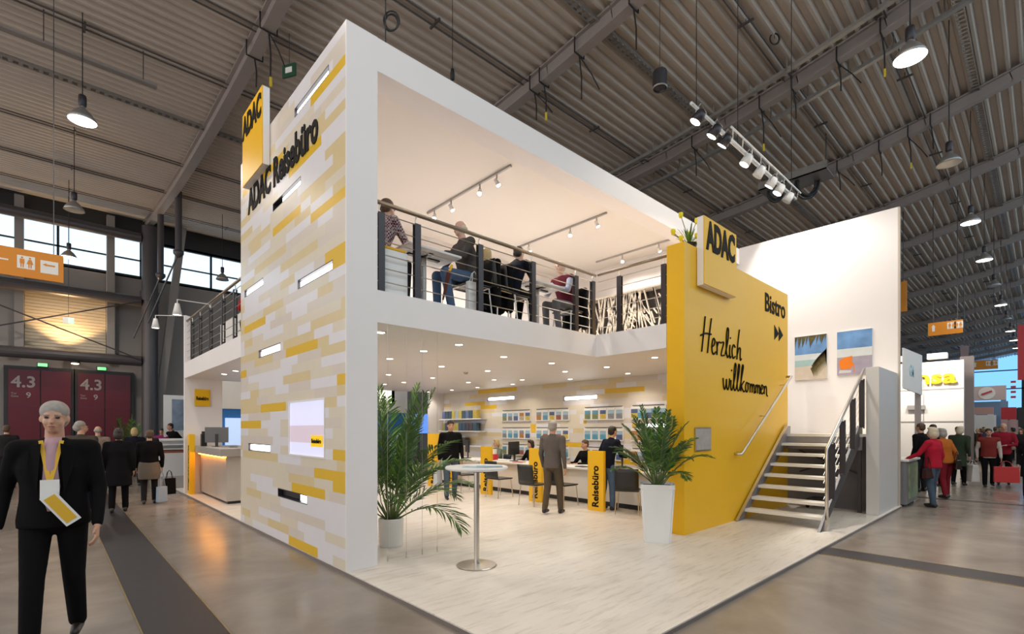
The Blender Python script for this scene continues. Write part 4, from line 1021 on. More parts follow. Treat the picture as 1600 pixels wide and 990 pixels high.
def rsign(p, X, w_, h_, lb):
    c_ = atX(*p, X)
    t = thing('hanging_sign', lb, 'sign', (X, c_.y, c_.z), R(-90))
    obj('panel', bxm(0, w_, 0, .06, -h_, 0), orange, t); pict(t, w_ * .56, -h_ * .62, h_ * .5, 'wc', 0); pict(t, w_ * .76, -h_ * .62, h_ * .5, 'wc', 0)
    x0_ = w_ * .16; s_ = h_ * .5
    arrow(t, [(x0_ - s_ * .35, -h_ * .42), (x0_, -h_ * .15), (x0_ + s_ * .35, -h_ * .42), (x0_ + .05, -h_ * .32), (x0_ + .05, -h_ * .68), (x0_ - .05, -h_ * .68), (x0_ - .05, -h_ * .32)], -.005, signw)
    for q in (.15, .85): obj('hanger', beam(NB(), (w_ * q, .03, 0), (w_ * q, .03, roofz(c_.y - w_ * q) + .5 - c_.z), .03, .03), dsteel, t)
rsign((1450, 505), 31, 1.25, .62, 'orange hanging sign with arrow and toilet pictograms, nearer one on the right')
rsign((1517, 564), 52, 1.5, .7, 'smaller orange hanging sign with arrow farther down the hall')
q = atX(1407, 440, 31)
t = thing('hanging_sign', 'sliver of an orange hanging sign peeking out behind the tall white wall', 'sign', (31, q.y, q.z), R(-90)); obj('panel', bxm(-1.0, .25, 0, .06, -1.5, 0), orange, t); obj('hanger', beam(NB(), (-.4, .03, 0), (-.4, .03, 4.0), .03, .03), dsteel, t); obj('hanger', beam(NB(), (.1, .03, 0), (.1, .03, 4.0), .03, .03), dsteel, t)
q = atX(1590, 508, 22)
t = thing('banner', 'red hanging banner at the right edge of the picture', 'banner', (22, q.y, q.z), R(-90)); obj('cloth', bxm(0, 1.6, 0, .02, -1.7, 0), red, t); obj('rod', bxm(-.02, 1.62, -.01, .03, 0, .04), dsteel, t)
for x in (.3, 1.3): obj('hanger', beam(NB(), (x, .01, .04), (x, .01, roofz(q.y) + .5 - q.z), .02, .02), dsteel, t)
q = atX(1500, 540, 40)
t = thing('banner', 'small dull pink hanging pennant right of the white booth top', 'banner', (40, q.y, q.z), R(-60)); obj('cloth', prism(NB(), [(0, 0, 0), (.45, 0, 0), (.4, 0, -1.0), (.5, 0, -1.25), (.05, 0, -.95)], (0, .02, 0)), mat('dull pink cloth', (.3, .2, .2), .7), t); obj('hanger', beam(NB(), (.2, .01, 0), (.2, .01, roofz(q.y - .17) + .5 - q.z), .03, .03), dsteel, t)

# ------------------------------------------------------------------ spotlight bar over the stairs, speaker, duct coil, straps
def hangwire(bm, x, y, z, r=.008): tube(bm, [(x, y, z), (x, y, roofz(y) + .42)], r, n=5)
t = thing('spotlight_bar', 'white spotlight bar hanging above the stairs with bright floodlights', 'light', (8.3, 4.38, 7.55))
bm = NB(); tube(bm, [(1.6, 0, 0), (5.7, 0, 0)], .03, n=8); tube(bm, [(1.6, .12, .1), (5.7, .12, .1)], .02, n=8); tube(bm, [(1.6, -.12, .1), (5.7, -.12, .1)], .02, n=8)
for q in range(9): tube(bm, [(1.7 + q * .48, -.12, .1), (1.95 + q * .48, 0, 0), (2.15 + q * .48, .12, .1)], .012, n=5)
tube(bm, [(.2, 0, 0), (1.6, 0, 0)], .03, n=8)
obj('bar', bm, plastic_w, t)
for x in (.4, 2.2, 5.4): obj('hanger', tube(NB(), [(x, 0, 0), (x, 0, roofz(4.38) + .50 - 7.55)], .008, n=5), cableb, t)
for i in range(8):
    x = (.35, 1.0, 1.45, 2.5, 3.2, 3.9, 4.4, 5.0)[i]; lit = i in (0, 1, 2, 3, 5, 6)
    hd = obj('flood_head', lathe(NB(), [(0, .13), (.07, .12), (.10, .05), (.11, -.10), (.10, -.10), (.07, .05), (0, .08)], n=16), plastic_w if i > 2 else dark, t, smooth=True, loc=(x, -.06, -.22)); hd.rotation_euler = (R(28 + 5 * (i % 3)), R(18 - 6 * (i % 3)), 0)
    obj('yoke', tube(NB(), [(-.12, 0, 0), (-.12, 0, .17), (.12, 0, .17), (.12, 0, 0)], .008, n=5), galv, hd)
    obj('flood_glass', lathe(NB(), [(0, -.098), (.095, -.098), (.095, -.09), (0, -.09)], n=16), emis('flood glow', (1, .97, .9), 26 if lit else 26) if lit else plastic_w, hd)
    if lit:
        l = bpy.data.lights.new('flood_light', 'SPOT'); l.energy = FLOOD_W; l.color = (1, .95, .86); l.spot_size = R(100); l.spot_blend = .6; l.shadow_soft_size = .09
        lo = bpy.data.objects.new('flood_light', l); C.objects.link(lo); lo.parent = t; lo.location = (x, -.06, -.36)
        aim = Vector((12.9, 3.0, 3.0)) if i >= 3 else Vector((9.2, 3.2, .5)); dr = aim - Vector((8.3 + x, 4.32, 7.19)); lo.rotation_euler = dr.to_track_quat('-Z', 'Y').to_euler()
q = atY(1031, 125, 5.2)
t = thing('speaker', 'round dark drum-shaped loudspeaker hanging above the stand roof', 'speaker', q)
obj('drum', lathe(NB(), [(0, .17), (.13, .17), (.14, .15), (.14, -.15), (.125, -.17), (.11, -.14), (0, -.13)], n=24), dark, t, smooth=False); obj('rim', lathe(NB(), [(.125, -.165), (.14, -.15), (.148, -.155), (.135, -.175)], n=24), galv, t)
bm = NB(); tube(bm, [(0, 0, .17), (0, 0, roofz(q.y) + .50 - q.z)], .006, n=5); obj('hanger', bm, cableb, t)
q = atX(1243, 288, 20.5)
t = thing('cable_tray', 'metal tray with coiled black cables hung under the roof beside the spotlight bar', 'tray', q, 0)
bm = NB(); box(bm, -.5, .5, -1.15, 1.15, .0, .04); box(bm, -.5, -.46, -1.15, 1.15, 0, .3); box(bm, .46, .5, -1.15, 1.15, 0, .3)
obj('tray', bm, galv, t)
def coil(bm, c, r_, n_, ax, rr=.018, seed=0):
    rnd = random.Random(seed); u_, v_, _ = frame_to(ax)
    for k_ in range(n_):
        rd = r_ * rnd.uniform(.75, 1.1); off = Vector((rnd.uniform(-.08, .08), rnd.uniform(-.08, .08), rnd.uniform(-.08, .08))) * r_ * 1.5
        tube(bm, [Vector(c) + off + (u_ * math.cos(a_ * PI / 10) + v_ * math.sin(a_ * PI / 10) * 1.2) * rd for a_ in range(21)], rr, n=5, caps=False)
bm = NB(); coil(bm, (0, -.4, -.1), .42, 5, Vector((.68, .73, .1)), .03, 3); coil(bm, (0, .7, -.05), .3, 4, Vector((.68, .73, .1)), .025, 4); obj('cable_coil', bm, cableb, t)
bm = NB()
for y in (-1, 1): tube(bm, [(0, y, .04), (0, y, roofz(q.y + y) + .5 - q.z)], .02, n=5)
obj('hanger', bm, dsteel, t)
# rigging straps hanging from the beams
strap_spots = [((420, 40), 3.8), ((398, 105), 3.8), ((905, 85), 10.1), ((850, 135), 10.1), ((835, 170), 10.1), ((990, 20), 10.1), ((1190, 160), 16.4), ((1240, 130), 16.4), ((1310, 95), 16.4), ((1378, 60), 16.4), ((1085, 235), 16.4), ((1375, 235), 22.7), ((1420, 215), 22.7), ((1455, 200), 22.7), ((1310, 262), 22.7)]
for i, (p_, bx_) in enumerate(strap_spots):
    q = atX(*p_, bx_); zb_ = roofz(q.y); 
    t = thing('rigging_strap', 'black rigging strap looped over a roof beam, number %s counted by height' % i, 'strap', (bx_, q.y, zb_))
    t['label'] = 'black rigging strap looped over a roof beam with its ends dangling'; t['group'] = 'rigging straps on the roof beams'
    rnd = random.Random(i); bm = NB(); L1_ = rnd.uniform(.7, 1.2)
    tube(bm, [(-.19, 0, .36), (-.19, 0, -.02), (0, 0, -.03), (.19, 0, -.02), (.19, 0, .36)], .022, n=5)
    obj('loop', bm, cableb, t)
    obj('tail', tube(NB(), [(0, 0, -.03), (.03, -.05, -L1_ * .5), (.02, -.06, -L1_)], .02, n=5), cableb, t)
    if i % 2 == 0: obj('tail', tube(NB(), [(0, 0, -.03), (.12, -.3, -L1_ * .5), (.2, -.5, -L1_ * .9)], .016, n=5), cableb, t)
    if i % 3 == 0: obj('tag', bxm(-.0, .05, -.08, -.04, -L1_ - .22, -L1_), tagy, t)
# hanging wires with plugs
for i, (p_, yy, lb) in enumerate((((707, 115), 9.0, 'black cable with a dark connector hanging above the stand roof'), ((1098, 190), 8.0, 'thin black cable with a plug hanging left of the floodlights'), ((1210, 60), 5.0, 'tangled cable bundle hanging high above the stairs'), ((612, 35), 6.5, 'looped black cable standing up behind the top edge of the white frame'))):
    q = atY(*p_, yy); t = thing('hanging_cable', lb, 'cable', q)
    if i < 3: obj('wire', tube(NB(), [(0, 0, 0), (0, 0, roofz(yy) + .50 - q.z)], .008, n=5), cableb, t)
    else: obj('wire', tube(NB(), [(-.1, 0, ZT - q.z), (-.1, 0, .3), (-.1, 0, roofz(yy) + .50 - q.z)], .010, n=5), cableb, t)
    bm = NB()
    if i in (0, 1): lathe(bm, [(0, .12), (.035, .1), (.05, 0), (.045, -.13), (0, -.15)], n=12); obj('connector', bm, cableb, t, smooth=True)
    else: coil(bm, (0, 0, 0), .12, 3, Vector((.68, .73, .0)), .012, i); obj('loop', bm, cableb, t)
# green exit sign hanging above the tower
q = atX(452, 108, 4.4)
t = thing('exit_sign', 'small dark green exit sign hanging above the top of the patterned tower', 'sign', q, R(-60))
obj('panel', bxm(-.2, .2, -.02, .02, -.2, .12), mat('unlit green sign', (.02, .08, .04), .4), t); obj('pictogram', bxm(-.1, .1, -.025, -.02, -.1, .04), signw, t); obj('hanger', tube(NB(), [(0, 0, .12), (0, 0, roofz(q.y) + .50 - q.z)], .008, n=5), dsteel, t)
# track spots poking out of the left end of the upper floor
for i, (p_, lb) in enumerate((((243, 505), 'white spotlight on a short arm left of the left balcony, lower one'), ((277, 483), 'white spotlight on a short arm left of the left balcony, upper one'))):
    q = atX(*p_, 1.9)
    t = thing('arm_spotlight', lb, 'light', q)
    obj('spot_head', lathe(NB(), [(0, .13), (.04, .12), (.06, .02), (.09, -.12), (.08, -.12), (0, .0)], n=16), plastic_w, t, smooth=True); dy_ = min(0, YE - .06 - q.y); obj('arm', tube(NB(), [(0, 0, .1), (0, 0, .2), (X0 + .06 - 1.9, dy_, .2)], .012, n=6), plastic_w, t)
    obj('bulb', lathe(NB(), [(0, -.115), (.075, -.11), (0, -.10)], n=12), downg, t)
    obj('upright', tube(NB(), [(X0 + .06 - 1.9, dy_, .2), (X0 + .06 - 1.9, dy_, min(4.45, q.z + .1) - q.z)], .012, n=6), plastic_w, t)

# wall pictures
def wall_picture(p1, p2, lb, kind):
    a = atX(*p1, XW - .03); b = atX(*p2, XW - .03); wd = abs(a.y - b.y); ht = a.z - b.z
    t = thing('wall_picture', lb, 'picture', (XW, a.y, b.z), R(-90))   # local x runs to the reader's right, y towards the wall
    obj('canvas', bxm(0, wd, -.035, -.001, 0, ht), signw, t)
    yq = -.037
    def poly(nm, pts_, m_, lay=0): obj(nm, prism(NB(), [(x * wd, yq - .001 * lay, z * ht) for x, z in pts_], (0, .0008, 0)), m_, t)
    sky = mat('printed sky', (.16, .34, .66), .4, var=.9, scale=3); haze = mat('printed haze', (.62, .66, .66), .4, var=.15); 
    if kind == 0:
        poly('sky', [(0, .45), (1, .45), (1, 1), (0, 1)], sky); poly('haze', [(0, .42), (1, .42), (1, .58), (0, .58)], haze, 1)
        poly('sea', [(0, .3), (1, .3), (1, .45), (0, .45)], mat('printed sea', (.35, .5, .5), .4, var=.3), 2); poly('sand', [(0, 0), (1, 0), (1, .32), (0, .30)], mat('printed sand', (.62, .52, .42), .4, var=.2), 3)
        pm = mat('printed palm leaf', (.12, .09, .02), .5, var=.8, scale=14)
        bm = NB(); rnd = random.Random(2)
        for i in range(16):
            x = i / 15.0; L_ = rnd.uniform(.15, .32); prism(bm, [((x - .03) * wd, yq - .006, ht), ((x + .04) * wd, yq - .006, ht), ((x + rnd.uniform(-.1, .02)) * wd, yq - .006, (1 - L_) * ht)], (0, .0008, 0))
        cx_, cz_ = .55, .28
        for i in range(14):
            f_ = i / 13; bx2, bz2 = .5 + .5 * f_, .25 + .42 * f_ ** .7
            prism(bm, [(bx2 * wd, yq - .007, bz2 * ht), (min(1, bx2 + .08) * wd, yq - .007, (bz2 + .05) * ht), (min(1, bx2 + .12) * wd, yq - .007, max(.05, bz2 - .34) * ht)], (0, .0008, 0))
        for v in bm.verts: v.co.x = max(0, min(wd, v.co.x))
        obj('palm_fronds', bm, pm, t)
    else:
        poly('sky', [(0, .4), (1, .4), (1, 1), (0, 1)], sky); poly('haze', [(0, .40), (1, .40), (1, .60), (0, .60)], haze, 1); poly('beach', [(0, 0), (1, 0), (1, .41), (0, .41)], mat('printed mauve sand', (.36, .32, .40), .4, var=.25), 2)
        oc = mat('printed orange chair', (.80, .20, .01), .4, var=.1)
        poly('chair_shape', [(.07, .34), (.2, .40), (.44, .43), (.44, .28), (.39, .14), (.12, .13), (.07, .22)], oc, 4)
        poly('chair_leg', [(.39, .14), (.44, .28), (.49, .26), (.52, .06), (.49, .06), (.47, .22)], oc, 3)
        poly('chair_shadow', [(.05, .05), (.4, .05), (.42, .10), (.08, .12)], mat('printed pale shadow', (.6, .55, .55), .5), 3)
wall_picture((1242, 527), (1292, 591), 'beach picture with palm fronds, left of the two on the white wall', 0)
wall_picture((1308, 519), (1363, 583), 'picture of an orange chair on a beach, right of the two on the white wall', 1)
# ------------------------------------------------------------------ people
CLOTH = {}
def cl(nm, c_, var=.18, rough=.9, scale=9): return mat('cloth ' + nm, c_, rough, var=var, scale=scale, spec=.12)
denim = cl('blue denim', (.10, .16, .27), .3); denimd = cl('grey-blue denim', (.07, .10, .14), .3); blackc = cl('black', (.006, .0055, .006)); darkc = cl('charcoal', (.02, .018, .02)); navy = cl('navy', (.009, .010, .018))
hair_b = mat('blond hair', (.50, .36, .16), .6, var=.4, scale=40); hair_g = mat('grey hair', (.34, .31, .28), .6, var=.3, scale=40); hair_w = mat('silver blond hair', (.62, .53, .38), .6, var=.25, scale=40); hair_d = mat('dark hair', (.025, .015, .01), .5, var=.4, scale=40); hair_br = mat('brown hair', (.10, .05, .025), .55, var=.4, scale=40)
shoe = mat('dark shoe leather', (.02, .016, .014), .4, var=.2)
def stand_pose(step=.0, ra=None, la=None, lean=0.0):
    J = dict(pel=(0, 0, .95), che=(0, lean * .25, 1.28), neck=(0, lean * .42, 1.47), head=(0, lean * .5 + .015, 1.63))
    J['hR'] = (.095, 0, .90); J['hL'] = (-.095, 0, .90)
    J['kR'] = (.10, step * .55 + .02, .50); J['kL'] = (-.10, -step * .35 + .03, .50)
    J['aR'] = (.105, step, .085); J['aL'] = (-.105, -step, .085 + abs(step) * .18)
    J['sR'] = (.19, lean * .38, 1.41); J['sL'] = (-.19, lean * .38, 1.41)
    J['eR'], J['wR'] = ra or ((.25, -.03 - step * .3, 1.12), (.25, .06 - step * .5, .86))
    J['eL'], J['wL'] = la or ((-.25, -.03 + step * .3, 1.12), (-.25, .06 + step * .5, .86))
    return J
def sit_pose(seat=.46, lean=.25, ra=None, la=None, kz=None, spread=.12):
    p = seat + .09; J = dict(pel=(0, 0, p), che=(0, lean * .25, p + .34), neck=(0, lean * .5, p + .53), head=(0, lean * .62 + .02, p + .69))
    for s_, q in ((1, 'R'), (-1, 'L')):
        J['h' + q] = (.095 * s_, .04, p - .02); J['k' + q] = (spread * s_, .46, (kz or p) - .01); J['a' + q] = ((spread - .01) * s_, .40 + .05 * s_, .085)
        J['s' + q] = (.19 * s_, lean * .45, p + .47)
    J['eR'], J['wR'] = ra or ((.25, .16 + lean * .4, p + .22), (.14, .42 + lean * .3, p + .24))
    J['eL'], J['wL'] = la or ((-.25, .16 + lean * .4, p + .22), (-.14, .42 + lean * .3, p + .24))
    return J
def hand(bm, w_, d, up, side, cur=.5, k_=1.0):
    d = Vector(d).normalized(); up = Vector(up); sdir = d.cross(up)
    if sdir.length < .1: up = Vector((1, 0, 0)); sdir = d.cross(up)
    sdir.normalize(); up = sdir.cross(d).normalized(); w_ = Vector(w_)
    # palm
    for q in (-.026, -.009, .009, .026): cap(bm, w_ + d * .012 + sdir * q * .6, w_ + d * .085 + sdir * q, .016, .0125, n=8)
    for i, q in enumerate((-.031, -.0105, .0105, .031)):
        L_ = (.062, .075, .070, .056)[i] if side > 0 else (.056, .070, .075, .062)[i]
        p = w_ + d * .088 + sdir * q; dd = d.copy(); rr = .0098
        for s_ in (.45, .32, .26):
            dd = (dd - up * cur * .75).normalized(); p2 = p + dd * L_ * s_; cap(bm, p, p2, rr, rr * .9, n=7); p = p2; rr *= .9
    ts = -side
    p = w_ + d * .025 + sdir * ts * .024; p1 = p + (d * .7 + sdir * ts * .75 - up * .2).normalized() * .036; p2 = p1 + (d * .95 + sdir * ts * .25 - up * .25).normalized() * .032
    cap(bm, p, p1, .0135, .0115, n=7); cap(bm, p1, p2, .011, .009, n=7)
def person(label, loc, face, H_=1.75, J=None, top=blackc, leg=darkc, hair=hair_d, hs='short', sk=skin, vox=.016, group=None, skirt=None, longc=False, sleeve=True, build=1.0, headyaw=0.0, fine=False, vest=None, curl=.5, collar=None):
    J = dict(J or stand_pose()); J = {a: Vector(b) for a, b in J.items()}
    t = thing('person', label, 'person', loc, face, group); t.scale = (H_ / 1.75,) * 3
    bm = NB(); HC = J['head']; ryaw = Matrix.Rotation(headyaw, 3, 'Z')
    def hp(x, y, z): return HC + ryaw @ Vector((x, y, z))
    # head
    ell(bm, hp(0, -.012, .030), (.073, .092, .080)); ell(bm, hp(0, .016, -.03), (.059, .070, .082)); ell(bm, hp(0, .035, -.085), (.036, .042, .028))
    ell(bm, hp(0, .094, -.018), (.0125, .02, .025), u=8, v=6); ell(bm, hp(0, .106, -.034), (.015, .014, .012), u=8, v=6)
    for s_ in (-1, 1):
        ell(bm, hp(s_ * .073, -.008, -.010), (.010, .018, .028), u=8, v=6); ell(bm, hp(s_ * .031, .078, .014), (.027, .012, .009), u=8, v=6); ell(bm, hp(s_ * .034, .054, -.036), (.022, .022, .024), u=8, v=6)
    ell(bm, hp(0, .083, -.068), (.024, .012, .010), u=8, v=6)
    nb = J['neck'] + Vector((0, -.01, -.03)); cap(bm, nb, HC + Vector((0, -.012, -.06)), .058, .052)
    # torso
    B = build; P_, Ch = J['pel'], J['che']; ax = (Ch - P_).normalized()
    rotT = Vector((0, 0, 1)).rotation_difference(ax).to_matrix()
    Ls = (J['neck'] - P_).length; ax = (J['neck'] - P_).normalized(); rotT = Vector((0, 0, 1)).rotation_difference(ax).to_matrix()
    def tors(bm, g=0.0, hem=.06, flare=0.0, prof=None, off=0.0):
        pr = prof or [(-hem, .158 * B + flare, .112 * B + flare), (-hem * .4, .163 * B + flare * .6, .118 * B + flare * .5), (.10, .152 * B, .112 * B), (.20, .150 * B, .108 * B), (.33, .172 * B, .120 * B), (.43, .172, .108), (Ls - .045, .140, .082), (Ls, .062, .058), (Ls + .02, .05, .05)]
        rings = []
        for z, rx, ry in pr:
            rings.append([bm.verts.new(P_ + rotT @ Vector((math.cos(2*PI*k_/22) * (rx + g), off + math.sin(2*PI*k_/22) * (ry + g), z))) for k_ in range(22)])
        for r0_, r1_ in zip(rings, rings[1:]):
            for k_ in range(22): bm.faces.new((r0_[k_], r0_[(k_+1) % 22], r1_[(k_+1) % 22], r1_[k_]))
        bm.faces.new(rings[0][::-1]); bm.faces.new(rings[-1])
        if not prof:
            for q in 'RL': cap(bm, J['s' + q] - Vector((0, 0, .005)), J['neck'] - ax * .05, .058 + g, .045 + g)
    tors(bm)
    for q, s_ in (('R', 1), ('L', -1)):
        cap(bm, J['s' + q], J['e' + q], .050, .038); cap(bm, J['e' + q], J['w' + q], .038, .025)
        cap(bm, J['h' + q], J['k' + q], .082, .052); cap(bm, J['k' + q], J['a' + q], .052, .036)
        a_ = J['a' + q]; cap(bm, a_ + Vector((0, -.03, -.045)), a_ + Vector((.0, .13, -.06)), .032, .024)
        dr = (J['w' + q] - J['e' + q]).normalized(); upv = Vector((s_, 0, 0)) if abs(dr.z) > .5 else Vector((0, 0, 1))
        hand(bm, J['w' + q], dr, upv, s_, curl)
    obj_ = blob('body', bm, sk, t, vox * (.75 if fine else 1), 1)
    # top garment
    g = .014; bm = NB(); tors(bm, g, .40 if longc else .09, .035 if longc else .008)
    for q in 'RL':
        e_, w_ = J['e' + q], J['w' + q]
        if sleeve: cap(bm, J['s' + q], e_, .060 + g * .5, .049); cap(bm, e_, e_.lerp(w_, .93), .049, .036)
        else: cap(bm, J['s' + q], J['s' + q].lerp(e_, .6), .062 + g * .5, .055)
    cap(bm, nb + Vector((0, 0, -.02)), nb + Vector((0, 0, .025 if not fine else -.01)), .072, .064)
    tp = blob('jacket' if longc or top is blackc else 'shirt', bm, top, t, vox, 2)
    if vest is not None:
        bm = NB(); tors(bm, g + .012, .07); blob('vest', bm, vest, t, vox, 2)
    # trousers
    bm = NB(); ell(bm, P_ + ax * -.02, (.165 * B, .125 * B, .13), rot=rotT)
    for q in 'RL':
        cap(bm, J['h' + q], J['k' + q], .096, .068); cap(bm, J['k' + q], J['a' + q] + Vector((0, 0, .0)), .068, .056)
    blob('trousers', bm, leg, t, vox, 2)
    if skirt is not None:
        bm = NB(); tors(bm, .03, prof=[(-.36, .185, .15), (-.2, .18 * B, .145), (-.02, .165 * B, .125), (.05, .150 * B, .108), (.07, .12, .08)]); blob('skirt', bm, skirt, t, vox, 2)
    for q in 'RL':
        a_ = J['a' + q]; bm = NB(); cap(bm, a_ + Vector((0, -.035, -.048)), a_ + Vector((0, .14, -.056)), .040, .031); cap(bm, a_ + Vector((0, -.03, -.04)), a_ + Vector((0, 0, .01)), .042, .046)
        tilt = 0; o = blob('shoe', bm, shoe, t, .012, 1)
    # hair
    if hs != 'bald':
        bm = NB()
        ell(bm, hp(0, -.020, .046), (.084, .098, .080)); ell(bm, hp(0, -.05, -.005), (.081, .064, .078))
        if hs == 'bob': ell(bm, hp(0, -.05, -.03), (.092, .068, .10)); ell(bm, hp(.066, -.01, -.01), (.025, .045, .085)); ell(bm, hp(-.066, -.01, -.01), (.025, .045, .085)); ell(bm, hp(0, .03, .095), (.07, .06, .035))
        if hs == 'long': cap(bm, hp(0, -.05, 0), hp(0, -.07, -.24), .085, .07); cap(bm, hp(.06, -.01, 0), hp(.065, -.02, -.17), .03, .03); cap(bm, hp(-.06, -.01, 0), hp(-.065, -.02, -.17), .03, .03)
        if hs == 'rim': bm.free(); bm = NB(); ell(bm, hp(0, -.055, .0), (.084, .055, .055)); ell(bm, hp(.06, -.02, .0), (.026, .045, .035)); ell(bm, hp(-.06, -.02, .0), (.026, .045, .035))
        blob('hair', bm, hair, t, vox * .8, 1)
    # face
    for s_ in (-1, 1):
        b_ = NB(); ell(b_, hp(s_ * .031, .081, .0), (.012, .0085, .0075), u=10, v=8); e_ = obj('eye', b_, mat('eye dark', (.04, .03, .03), .2), t, smooth=True)
    if hs != 'rim':
        for s_ in (-1, 1):
            b_ = NB(); cap(b_, hp(s_ * .016, .090, .019), hp(s_ * .046, .078, .020), .0042, .0035, n=6); obj('eyebrow', b_, hair, t)
    b_ = NB(); ell(b_, hp(0, .090, -.062), (.021, .008, .0055), u=10, v=6); obj('mouth', b_, mat('lip', (.38, .12, .10), .5), t, smooth=True)
    t['J'] = 0; del t['J']
    return t, J
def W2(t, v): return Matrix.Translation(t.location) @ Matrix.Rotation(t.rotation_euler.z, 4, 'Z') @ (Vector(v) * t.scale.x)
def faceto(dx, dy): return math.atan2(dy, dx) - PI / 2      # local +Y -> world direction
def bag(name, lb, cat, pos, w_, h_, d_, m_, rz=0, handle=.18, hm=None):
    t = thing(name, lb, cat, pos, rz)
    b_ = NB(); box(b_, -w_/2, w_/2, -d_/2, d_/2, -h_ - handle, -handle, bev=min(w_, h_, d_) * .12)
    for v in b_.verts:
        if v.co.z > -handle - h_ * .3: v.co.y *= .7
    obj('bag_body', b_, m_, t)
    for s_ in (-1, 1): obj('handle', tube(NB(), [(-w_ * .25, s_ * d_ * .3, -handle), (-w_ * .16, s_ * d_ * .1, -handle * .25), (0, 0, 0), (w_ * .16, s_ * d_ * .1, -handle * .25), (w_ * .25, s_ * d_ * .3, -handle)], .006, n=5), hm or m_, t)
    return t
# --- left aisle
fwd = faceto(-_c, -_s)     # towards the viewer
aw = faceto(_c * .3, 1)    # walking away down the hall
t, J = person('man in dark suit with yellow lanyard and pink shirt striding towards the viewer', (.02, 5.15, 0), faceto(-.15, -1), 1.86, stand_pose(.17, ra=((.27, -.06, 1.13), (.29, .03, .87))), blackc, blackc, hair_g, 'short', sk=skin, vox=.012, build=1.14, fine=True)
bm = NB(); pr = [(.98, .070, .118), (1.05, .078, .120), (1.15, .084, .122), (1.28, .078, .130), (1.38, .060, .118), (1.45, .05, .09), (1.49, .045, .06)]
rings = [[bm.verts.new((math.cos(2*PI*k_/18) * rx, .042 + math.sin(2*PI*k_/18) * (ry - .01), z)) for k_ in range(18)] for z, rx, ry in pr]
for r0_, r1_ in zip(rings, rings[1:]):
    for k_ in range(18): bm.faces.new((r0_[k_], r0_[(k_+1) % 18], r1_[(k_+1) % 18], r1_[k_]))
bm.faces.new(rings[0][::-1]); bm.faces.new(rings[-1])
obj('shirt_front', bm, cl('pinkish shirt', (.50, .32, .36)), t, smooth=True)
ly = mat('yellow lanyard band', (.72, .42, .03), .6)
for s_ in (-1, 1):
    obj('lanyard', beam(NB(), (s_ * .055, .118, 1.47), (s_ * .006, .168, 1.20), .024, .005, up=Vector((0, 1, 0))), ly, t)
    obj('lapel', prism(NB(), [(s_ * .050, .135, 1.45), (s_ * .115, .095, 1.43), (s_ * .120, .118, 1.30), (s_ * .070, .150, 1.10)], (0, .012, 0)), blackc, t)
obj('badge', prism(NB(), [(-.05, .170, 1.20), (.05, .170, 1.20), (.05, .174, 1.07), (-.05, .174, 1.07)], (0, .004, 0)), plastic_w, t)
q = W2(t, (.12, .2, 1.02))
lf = thing('leaflet', 'white and yellow folded leaflets held at the waist of the man with the lanyard', 'leaflet', W2(t, (-.06, .20, 1.0)), faceto(-.15, -1))
o = obj('sheet', bxm(-.05, .05, -.004, .004, -.13, .13), plastic_w, lf); o.rotation_euler = (0, R(35), 0); o = obj('yellow_sheet', bxm(-.035, .035, .004, .007, -.11, .11), ly, lf); o.rotation_euler = (0, R(35), 0)
person('grey-haired man in brown-grey jacket turning his head right in the left aisle', (.42, 12.6, 0), faceto(.35, 1), 1.80, stand_pose(.14), cl('brown grey', (.075, .062, .05)), navy, hair_g, 'short', vox=.016, longc=True, headyaw=R(-55))
person('person with back turned in long black coat in the middle of the left aisle', (.98, 12.5, 0), faceto(.15, 1), 1.66, stand_pose(.10), cl('coat black', (.008, .007, .009)), blackc, hair_d, 'bob', vox=.016, longc=True, build=1.15)
t, J = person('woman with back turned in black top and grey-beige skirt carrying bags', (1.58, 13.4, 0), faceto(.1, 1), 1.62, stand_pose(.10), blackc, darkc, hair_br, 'short', vox=.016, skirt=cl('grey beige wool', (.16, .135, .11)), build=1.1)
hR = W2(t, J['wR'] + Vector((0.0, .04, -.09)))
bag('shopping_bag', 'black paper bag carried in the right hand of the woman in the grey-beige skirt', 'bag', hR + Vector((.14, .05, .0)), .24, .36, .10, blackc, .2)
bag('plastic_bag', 'pale blue plastic bag hanging low behind the woman in the grey-beige skirt', 'bag', hR + Vector((-.02, -.10, .0)), .20, .34, .10, mat('pale blue plastic', (.35, .45, .58), .3), .4, handle=.34)
person('bald person in a light brown jacket farther down the left aisle', (.86, 16.2, 0), faceto(.1, 1), 1.72, stand_pose(.15), cl('light brown', (.24, .19, .15)), cl('stone', (.25, .23, .21)), hair_g, 'rim', vox=.024)
person('blond woman in a dark blue coat far down the left aisle', (1.75, 17.8, 0), faceto(.2, 1), 1.68, stand_pose(.12), navy, darkc, hair_b, 'bob', vox=.024)
person('man in a black suit leaning over the white display counter in the left aisle', (3.4, 21.7, 0), faceto(-1, -.5), 1.85, stand_pose(0, lean=.5), blackc, blackc, hair_d, 'short', vox=.026)
person('blond woman facing the display counter in the left aisle', (2.35, 19.6, 0), faceto(.6, 1), 1.60, stand_pose(0), darkc, darkc, hair_b, 'bob', vox=.026)
person('dark-haired woman in a magenta scarf beside the man in the black suit', (3.0, 22.3, 0), faceto(-.3, -1), 1.66, stand_pose(0), cl('magenta', (.30, .03, .16)), darkc, hair_d, 'bob', vox=.026)
person('person in a dark jacket far off at the left edge before the red doors', (-.9, 19.5, 0), faceto(.2, 1), 1.75, stand_pose(.1), darkc, darkc, hair_br, 'short', vox=.026)
